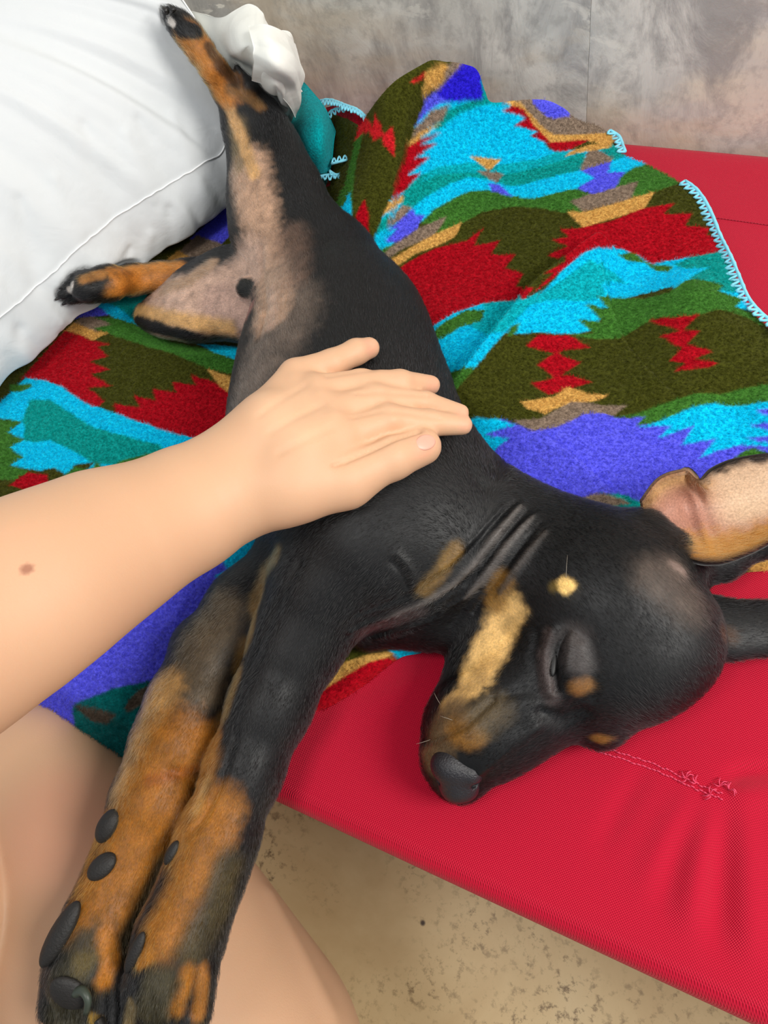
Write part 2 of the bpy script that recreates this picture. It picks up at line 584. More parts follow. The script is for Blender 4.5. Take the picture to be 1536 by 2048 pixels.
def mat_slate(seed, warm):
    mt, nt, b = new_mat('slate_tile'); N = NT(nt)
    v = N.coord(loc=(seed * 3.1, seed * 1.7, seed * 0.9))
    big = N.noise(3.6, 5, 0.55, vec=v, dist=0.9)
    mid = N.noise(13, 9, 0.68, vec=N.coord(loc=(seed, seed * .4, 0), scale=(1.5, 1, 0.75)), dist=0.5)
    fine = N.noise(60, 6, 0.7, vec=v)
    a, c1, d = lin((198, 197, 190)), lin((236, 233, 222)), lin((238, 228, 204))
    col = N.ramp(big, [(0.34, tuple(a)), (0.45, tuple(c1)), (0.55, tuple(lin((216, 214, 204)))), (0.66, tuple(d if warm else lin((218, 212, 196))))])
    col = N.mix(N.ramp(mid, [(0.38, 0.75), (0.52, 0.0)]), col, tuple(lin((158, 156, 152))))
    dk = N.ramp(N.noise(5.2, 7, 0.62, vec=N.coord(loc=(seed * 2.2, 7, seed), rot=(0, .5, 0), scale=(1.6, 1, .8)), dist=0.7), [(0.55, 0.0), (0.68, 0.75)])
    col = N.mix(dk, col, tuple(lin((146, 143, 140))))
    zone = N.ramp(N.noise(4.4, 3, vec=v), [(0.46, 0.0), (0.56, 1.0)])
    fl = N.ramp(N.noise(24, 7, 0.66, vec=N.coord(loc=(seed, 0, 0), rot=(0, -.3, 0), scale=(.8, 1, 1.7)), dist=0.5), [(0.555, 0.0), (0.60, 0.85)])
    col = N.mix(N.math('MULTIPLY', fl, zone), col, tuple(lin((244, 241, 228))))
    br = N.ramp(N.noise(4.6, 6, 0.6, vec=N.coord(loc=(seed, 4.2, 1.1), rot=(0, -.45, 0), scale=(.7, 1, 1.8)), dist=0.4), [(0.52, 0.0), (0.66, 0.6)])
    col = N.mix(br, col, tuple(lin((208, 188, 158))))
    col = N.mix(N.ramp(fine, [(0.35, 0.35), (0.5, 0.0)]), col, tuple(lin((150, 147, 140))))
    N.l(col, b.inputs['Base Color'])
    b.inputs['Roughness'].default_value = 0.5
    N.l(N.bump(N.mix(0.5, big, mid), 0.25, 0.010), b.inputs['Normal'])
    return mt


def mat_floor():
    mt, nt, b = new_mat('stone_floor'); N = NT(nt)
    v = N.coord()
    big = N.noise(5, 6, 0.6, vec=v, dist=0.6)
    col = N.ramp(big, [(0.3, tuple(lin((198, 166, 116)))), (0.55, tuple(lin((218, 190, 140)))), (0.75, tuple(lin((226, 202, 156))))])
    clus = N.ramp(N.noise(7, 4, 0.6, vec=v, dist=0.8), [(0.40, 0.0), (0.60, 1.0)])
    pit = N.ramp(N.noise(95, 5, 0.7, vec=v), [(0.52, 0.0), (0.64, 1.0)])
    fac = N.math('MULTIPLY', N.math('MULTIPLY', clus, pit), 0.92)
    col = N.mix(fac, col, tuple(lin((120, 94, 60))))
    vo = N.n('ShaderNodeTexVoronoi'); vo.inputs['Scale'].default_value = 17; N.l(v, vo.inputs['Vector'])
    dot = N.ramp(vo.outputs['Distance'], [(0.05, 1.0), (0.075, 0.0)])
    rnd = N.n('ShaderNodeSeparateColor'); N.l(vo.outputs['Color'], rnd.inputs[0])
    dot = N.math('MULTIPLY', dot, N.math('GREATER_THAN', rnd.outputs[0], 0.6))
    col = N.mix(dot, col, tuple(lin((72, 52, 34))))
    N.l(col, b.inputs['Base Color']); b.inputs['Roughness'].default_value = 0.5
    N.l(N.bump(fac, -0.3, 0.002), b.inputs['Normal'])
    return mt
# ------------------------------------------------------------------ the room
WALL_Y = 0.668


def box(lo, hi, name, mat, parent=None, bev=0.0):
    lo, hi = np.array(lo), np.array(hi)
    import bmesh
    bm = bmesh.new(); bmesh.ops.create_cube(bm, size=1.0)
    for v in bm.verts: v.co = Vector((lo + hi) / 2 + np.array(v.co) * (hi - lo))
    if bev: bmesh.ops.bevel(bm, geom=bm.edges[:], offset=bev, segments=2, affect='EDGES')
    me = bpy.data.meshes.new(name); bm.to_mesh(me); bm.free(); me.materials.append(mat)
    o = bpy.data.objects.new(name, me); COL.objects.link(o)
    if parent is not None:
        o.parent = parent; o.matrix_parent_inverse = Matrix.Translation(-Vector(parent.location))
    return o


M_floor = mat_floor()
floor = empty('floor', (0, 0, 0)); tag(floor, kind='structure')
for i in range(-2, 2):
    for j in range(-2, 2):
        x0, y0 = -0.62 + i * 1.0, -0.72 + j * 1.0
        if y0 < WALL_Y: box((x0 + .001, y0 + .001, -0.012), (x0 + .999, min(y0 + .999, WALL_Y), 0), 'tile', M_floor, floor, .0015)
wall = empty('wall_back', (0, WALL_Y, 0)); tag(wall, kind='structure')
# the joint seen in the photograph runs up the wall from about pixel 1187, 60
_r = ray(1180, 60); _p = CAM + _r * (WALL_Y / _r[1]); JX = float(_p[0])
for i, sd in ((-2, 1), (-1, 5), (0, 9), (1, 13)):
    mt = mat_slate(sd, i == 0)
    for j in range(3):
        x0 = JX + i * 0.75
        box((x0 + .0001, WALL_Y, j * 0.75 + .0001), (x0 + .7499, WALL_Y + 0.02, j * 0.75 + .7499), 'tile', mt, wall, .0002)

# ------------------------------------------------------------------ the red cot
cot = empty('camp_cot', (-0.2, 0.32, 0)); tag(cot, 'red canvas camp cot with a rolled front edge standing against the stone wall', 'cot')
M_canvas = mat_canvas()
CY0, CY1 = 0.003, 0.645          # axes of the two side tubes
TR = 0.0155


def xy(p, z=0.0): return at(p[0], p[1], z)[:2]


FOLDS = [  # pixel polylines of soft creases in the cloth: height, width (m), points
    (0.0040, 0.010, [(1432, 1602), (1405, 1690), (1385, 1800), (1375, 1930)]),
    (-0.0035, 0.009, [(1452, 1605), (1446, 1700), (1440, 1830), (1440, 1960)]),
    (0.0032, 0.010, [(1480, 1600), (1490, 1720), (1496, 1850), (1500, 2000)]),
    (0.0020, 0.008, [(1385, 1590), (1330, 1680), (1280, 1790)]),
    (-0.0022, 0.008, [(1410, 1600), (1360, 1710), (1325, 1830)]),
    (-0.0028, 0.006, [(1455, 1560), (1500, 1545), (1600, 1535)]),
    (0.0022, 0.008, [(1460, 1585), (1520, 1590), (1600, 1600)]),
    (-0.0016, 0.007, [(1290, 1540), (1240, 1620), (1200, 1700)]),
    (0.0015, 0.010, [(900, 1300), (800, 1380), (700, 1420)]),
]
_F = []
for h, w, pl in FOLDS:
    q = np.array([xy(p) for p in pl]); _F.append((h, w, catmull(q, 14)))


def seg_dist(P, L):
    """distance of points P (n,2) to polyline L, signed (+ right of travel), with travel fraction"""
    best = np.full(len(P), 1e9); sg = np.zeros(len(P)); fr = np.zeros(len(P))
    n = len(L) - 1
    for k in range(n):
        a, b = L[k], L[k + 1]; ab = b - a; l2 = ab @ ab + 1e-15
        t = np.clip(((P - a) @ ab) / l2, 0, 1)
        d = np.linalg.norm(P - a - t[:, None] * ab, axis=1)
        m_ = d < best
        best[m_] = d[m_]
        cr = (P[:, 0] - a[0]) * ab[1] - (P[:, 1] - a[1]) * ab[0]
        sg[m_] = np.sign(cr[m_]); fr[m_] = (k + t[m_]) / n
    return best, sg, fr


def canvas_h(P):
    """height of the cloth over the XY plane (relative to BED)"""
    t = np.clip((P[:, 1] - CY0) / (CY1 - CY0), 0, 1)
    z = -0.004 * np.sin(np.pi * t) ** 0.8
    for h, w, L in _F:
        d, _, fr = seg_dist(P, L)
        z = z + h * np.exp(-(d / w) ** 2) * np.sin(np.pi * np.clip(fr * 0.9 + 0.08, 0, 1)) ** 0.6
    return z


_nx = 420
xs = np.concatenate([np.linspace(-1.35, -0.45, 50), np.linspace(-0.445, 0.30, _nx), np.linspace(0.31, 0.75, 24)])
_prof = []                        # (y, z, keeps fold displacement)
for a in np.linspace(-200, -90, 7)[::-1]: pass
ang = np.radians(np.linspace(250, 100, 14))       # front tube wrap: from underneath, round the front, to the top
for a in ang: _prof.append((CY0 + TR * math.cos(a), -TR + TR * math.sin(a), 0.0))
for y in np.linspace(CY0 + 0.006, CY1 - 0.006, 230): _prof.append((y, 0.0, 1.0))
for a in np.radians(np.linspace(80, -70, 12)): _prof.append((CY1 + TR * math.cos(a), -TR + TR * math.sin(a), 0.0))
_prof = np.array(_prof)
XX, JJ = np.meshgrid(xs, np.arange(len(_prof)))
V = np.stack([XX, _prof[JJ, 0], _prof[JJ, 1]], -1).reshape(-1, 3)
kk = _prof[JJ, 2].ravel() > 0.5
hh = np.zeros(len(V)); hh[kk] = canvas_h(V[kk][:, :2])
edge = np.minimum(V[:, 1] - CY0, CY1 - V[:, 1])
V[:, 2] += np.where(kk, hh * sstep(0.0, 0.03, edge), 0) + BED
canvas = mesh_obj('canvas', V, grid_faces(len(_prof), len(xs)), M_canvas, cot)
M_steel = plain('painted_steel', (60, 62, 66), 0.4, 0.8)
for nm, y in (('side_tube', CY0), ('side_tube', CY1)):
    b = Batch(); b.tube([(-1.38, y, BED - TR), (0.78, y, BED - TR)], TR - 0.0012, 16); b.build(nm, M_steel, cot)
for x in (-1.28, -0.62, 0.16, 0.70):
    for ya, yb in ((CY0 + .012, CY1 - .05), (CY1 - .012, CY0 + .05)):
        b = Batch(); b.tube([(x + (0.012 if ya < yb else -0.012), ya, BED - 0.034), (x + (0.012 if ya < yb else -0.012), yb, 0.009)], 0.009, 10); b.build('leg', M_steel, cot)
# stitched seams
M_thread = plain('red_thread', (226, 70, 104), 0.7)


def on_canvas(px, py, up=0.0006):
    z = 0.0
    for _ in range(4):
        p = at(px, py, z); z = float(canvas_h(p[None, :2])[0])
    p = at(px, py, z); p[2] += up; return p


b = Batch()
base = catmull(np.array([(1196, 1497), (1250, 1515), (1310, 1535), (1360, 1557), (1410, 1580), (1448, 1594)], float), 60)
for row, off in ((0, -5), (1, 6)):
    for k in range(0, 58, 2):
        q = base[k:k + 3].copy(); q[:, 1] += off + (random.random() - .5) * 4
        P = [on_canvas(*q[0], 0.0), on_canvas(*q[1], 0.0012), on_canvas(*q[-1], 0.0)]
        b.tube(catmull(P, 5), 0.00042, 5)
for c in ((1372, 1556), (1392, 1566), (1440, 1572), (1458, 1580), (1420, 1588)):
    for k in range(4):
        a0 = random.random() * 6.3
        P = [on_canvas(c[0], c[1], 0), on_canvas(c[0] + 8 * math.cos(a0), c[1] + 8 * math.sin(a0), 0.0035), on_canvas(c[0] + 16 * math.cos(a0 + .5), c[1] + 16 * math.sin(a0 + .5), 0.001)]
        b.tube(catmull(P, 7), 0.00035, 5)
b.build('seam_stitching', M_thread, cot)
b = Batch()
for k in range(24):
    x = 1416 + k * 6.5
    b.tube(catmull([on_canvas(x, 434 + k * .9, 0), on_canvas(x + 3, 435 + k * .9, 0.0008), on_canvas(x + 6, 434.5 + k * .9, 0)], 4), 0.0004, 5)
b.build('rear_stitching', plain('dark_red_thread', (168, 18, 48), 0.7), cot)

# ------------------------------------------------------------------ the fleece blanket
blanket = empty('fleece_blanket', (-0.3, 0.3, BED)); tag(blanket, 'fleece blanket with a zigzag pattern of red, turquoise, olive and violet under the dog', 'blanket')
M_fleece = mat_fleece()
C_ = {'C': (0, 194, 232), 'T': (0, 152, 146), 'O': (64, 66, 15), 'G': (62, 114, 40), 'R': (170, 4, 24), 'N': (206, 158, 82), 'P': (136, 117, 100), 'V': (90, 90, 226), 'B': (42, 30, 204), 'D': (0, 104, 104), 'W': (88, 76, 64), 'K': (204, 30, 38), 'M': (0, 174, 186)}
# control heights of the cloth: pixel, height above the cot
BZ = [(932, 130, .088), (970, 192, .062), (1052, 194, .050), (1150, 230, .030), (1228, 264, .012), (850, 150, .095), (770, 225, .085), (722, 262, .066),
      (880, 250, .058), (800, 330, .055), (960, 260, .040), (1080, 260, .030), (900, 340, .030), (760, 420, .040), (1000, 340, .020), (1150, 330, .020), (1250, 315, .014),
      (1370, 362, .012), (1420, 420, .010), (1300, 380, .016), (1100, 420, .016), (950, 440, .014), (800, 520, .012), (700, 420, .046), (690, 470, .03), (640, 400, .012),
      (1446, 500, .010), (1300, 470, .012), (1000, 560, .010), (850, 620, .010), (1100, 500, .014), (1390, 572, .026), (1300, 548, .008), (1500, 600, .012), (1430, 640, .024),
      (1250, 680, .012), (1350, 700, .020), (1190, 520, .012), (1100, 620, .012), (960, 800, .012), (1200, 850, .018), (1130, 770, .012), (1400, 800, .020), (1465, 820, .011), (1540, 800, .018), (1540, 700, .016),
      (1130, 920, .018), (1000, 880, .018), (1100, 1000, .010), (1280, 1000, .008), (1350, 900, .010), (1500, 960, .008), (1500, 1110, .008), (1300, 1120, .006), (1000, 1200, .006),
      (700, 700, .006), (600, 500, .006), (500, 450, .006), (300, 700, .008), (180, 700, .009), (250, 870, .009), (60, 850, .010), (400, 830, .007), (0, 1000, .010), (300, 1000, .008), (200, 600, .007),
      (470, 1180, .014), (350, 1200, .012), (250, 1320, .010), (160, 1390, .010), (300, 1440, .006), (500, 1100, .022), (700, 1000, .006), (800, 1250, .006), (700, 1340, .008), (400, 1500, .004), (-200, 900, .008), (-300, 500, .008), (300, 300, .006), (560, 300, .012), (1700, 900, .010), (1650, 700, .010)]
_bc = np.array([[*at(x, y, z)[:2], z] for x, y, z in BZ])


def _tps(d): return np.where(d > 1e-9, d * d * np.log(np.maximum(d, 1e-9)), 0)


_n = len(_bc); _A = np.zeros((_n + 3, _n + 3))
_D = np.linalg.norm(_bc[:, None, :2] - _bc[None, :, :2], axis=2)
_A[:_n, :_n] = _tps(_D) + np.eye(_n) * 1e-4; _A[:_n, _n] = 1; _A[:_n, _n + 1:] = _bc[:, :2]; _A[_n:, :_n] = _A[:_n, _n:].T
_w = np.linalg.solve(_A, np.concatenate([_bc[:, 2], np.zeros(3)]))


def pxl(pts): return np.array([at(p[0], p[1], p[2] if len(p) > 2 else 0.008)[:2] for p in pts])


# overlapping folds: cloth jumps up on the right of the line of travel
STEPS = [(0.023, 0.075, catmull(pxl([(1262, 512, .012), (1200, 492, .014), (1171, 503, .014), (1128, 537, .013), (1060, 592, .012), (985, 680, .012), (940, 738, .012), (890, 800, .012), (850, 850, .012)][::-1]), 40)),
         (0.009, 0.050, catmull(pxl([(738, 505, .03), (752, 465, .04), (778, 405, .05), (806, 325, .055), (838, 235, .07), (868, 190, .078), (905, 152, .085)][::-1]), 40)),
         (0.005, 0.040, catmull(pxl([(1330, 1025, .01), (1240, 985, .012), (1150, 915, .016), (1080, 872, .016), (1030, 850, .015)][::-1]), 30))]
BOUND_PX = [(1226, 262, .012), (1250, 303, .012), (1300, 325, .012), (1372, 362, .012), (1408, 398, .010), (1440, 468, .010), (1462, 512, .010), (1478, 550, .010), (1500, 600, .012), (1536, 638, .012), (1640, 740, .01), (1740, 900, .01), (1700, 1050, .008),
            (1600, 1118, .006), (1536, 1131, .006), (1480, 1136, .006), (1400, 1150, .004), (1200, 1190, .004), (1000, 1270, .004), (856, 1288, .006), (838, 1302, .004), (800, 1310, .004), (756, 1342, .004), (720, 1371, .004), (660, 1408, .004), (612, 1427, .004), (560, 1455, .004), (520, 1515, .004), (450, 1570, -.004),
            (360, 1565, -.012), (250, 1530, -.016), (150, 1490, -.016), (50, 1450, -.014), (-200, 1320, -.010), (-420, 900, .006), (-300, 500, .006), (100, 250, .004), (420, 230, .006), (560, 255, .010), (640, 262, .018), (700, 262, .05),
            (722, 258, .068), (760, 220, .083), (800, 185, .090), (850, 148, .096), (890, 135, .092), (932, 127, .090), (955, 140, .082), (970, 178, .068), (985, 193, .062), (1052, 194, .052), (1100, 208, .040), (1150, 230, .030), (1195, 247, .018)]
_bd = np.array([at(*p)[:2] for p in BOUND_PX])
_bd[:, 1] = np.minimum(_bd[:, 1], WALL_Y - 0.006)
_bd = np.concatenate([catmull(_bd[:14], 150), catmull(_bd[14:41], 220), catmull(_bd[41:], 120)])
_bd = np.concatenate([_bd, _bd[:1]])


def fold_h(P):
    out = np.empty(len(P))
    for s in range(0, len(P), 60000):
        q = P[s:s + 60000]
        out[s:s + 60000] = _tps(np.linalg.norm(q[:, None] - _bc[None, :, :2], axis=2)) @ _w[:_n] + _w[_n] + q @ _w[_n + 1:]
    return np.clip(out, 0.003, 0.12)


def in_poly(P, L):
    x, y = P[:, 0], P[:, 1]; ins = np.zeros(len(P), bool)
    a, b = L, np.roll(L, -1, 0)
    for (x1, y1), (x2, y2) in zip(a, b):
        if y1 == y2: continue
        c = (y1 > y) != (y2 > y)
        ins ^= c & (x < (x2 - x1) * (y - y1) / (y2 - y1) + x1)
    return ins


def blanket_h(P, d_edge=None):
    z = fold_h(P)
    for h, w, L in STEPS:
        d, sg, fr = seg_dist(P, L)
        sd = d * sg
        tap = sstep(0, 0.15, fr) * sstep(0, 0.12, 1 - fr) if h > 0.006 else np.sin(np.pi * np.clip(fr, 0, 1)) ** 0.5
        lip = np.where(sd > 0, np.exp(-(sd / w) ** 1.3) * np.clip(1 - (1 - np.clip(sd / 0.0045, 0, 1)) ** 2, 0, 1) ** 0.5, 0.0)
        z = z + h * tap * lip
    return z


STEP = 0.00145
lo, hi = _bd.min(0), _bd.max(0)
gx = np.arange(max(lo[0], -0.95), hi[0], STEP); gy = np.arange(lo[1], hi[1], STEP)
GX, GY = np.meshgrid(gx, gy); P2 = np.stack([GX.ravel(), GY.ravel()], 1)
ins = in_poly(P2, _bd[:-1])
nxg, nyg = len(gx), len(gy)
I2 = ins.reshape(nyg, nxg)
q4 = I2[:-1, :-1] & I2[1:, :-1] & I2[:-1, 1:] & I2[1:, 1:]
jj, ii = np.nonzero(q4)
faces = np.stack([jj * nxg + ii, jj * nxg + ii + 1, (jj + 1) * nxg + ii + 1, (jj + 1) * nxg + ii], 1)
used = np.unique(faces); remap = np.full(nxg * nyg, -1); remap[used] = np.arange(len(used))
faces = remap[faces]; P2 = P2[used]
# outline vertices snap to the outline itself
ec = np.zeros(len(P2), int); np.add.at(ec, faces.ravel(), 1)
rim = ec < 4
Lb = _bd
nearest = P2.copy(); best = np.full(len(P2), 1e9)
cand = np.nonzero(np.ones(len(P2), bool))[0]
for k in range(len(Lb) - 1):
    a, b_ = Lb[k], Lb[k + 1]; ab = b_ - a; l2 = ab @ ab + 1e-15
    mrg = 0.03
    m_ = ((P2 > np.minimum(a, b_) - mrg) & (P2 < np.maximum(a, b_) + mrg)).all(1)
    if not m_.any(): continue
    q = P2[m_]; t = np.clip(((q - a) @ ab) / l2, 0, 1); c = a + t[:, None] * ab
    d = np.linalg.norm(q - c, axis=1)
    u = d < best[m_]; ix = np.nonzero(m_)[0][u]
    best[ix] = d[u]; nearest[ix] = c[u]
P2 = np.where((rim & (best < 3 * STEP))[:, None], nearest, P2)
best = np.where(rim, 0, best)
zc = canvas_h(P2) * sstep(0, 0.03, P2[:, 1] - CY0)
zb = blanket_h(P2)
_o = np.clip(CY0 - P2[:, 1], 0, 0.05)
zc = np.where(_o > 0, -TR + np.sqrt(TR ** 2 - np.clip(_o, 0, TR * .98) ** 2) - 1.2 * np.clip(_o - TR * .98, 0, 1) + 0.0012 * np.clip(_o / .004, 0, 1), zc)
rimz = sstep(0.525, 0.545, P2[:, 1]) * (1 - sstep(-0.19, -0.15, P2[:, 0]))
prof = np.sqrt(np.clip(1 - (1 - np.clip(best / 0.007, 0, 1)) ** 2, 0, 1))
prof = prof * (1 - rimz) + rimz * np.maximum(prof, 1.04)
Zb = zc + 0.0004 + np.maximum(zb, 0.002) * prof
VB = np.column_stack([P2, Zb + BED])
BV_SMOOTH = VB.copy()
bvh_b = bvh_of(VB, faces)

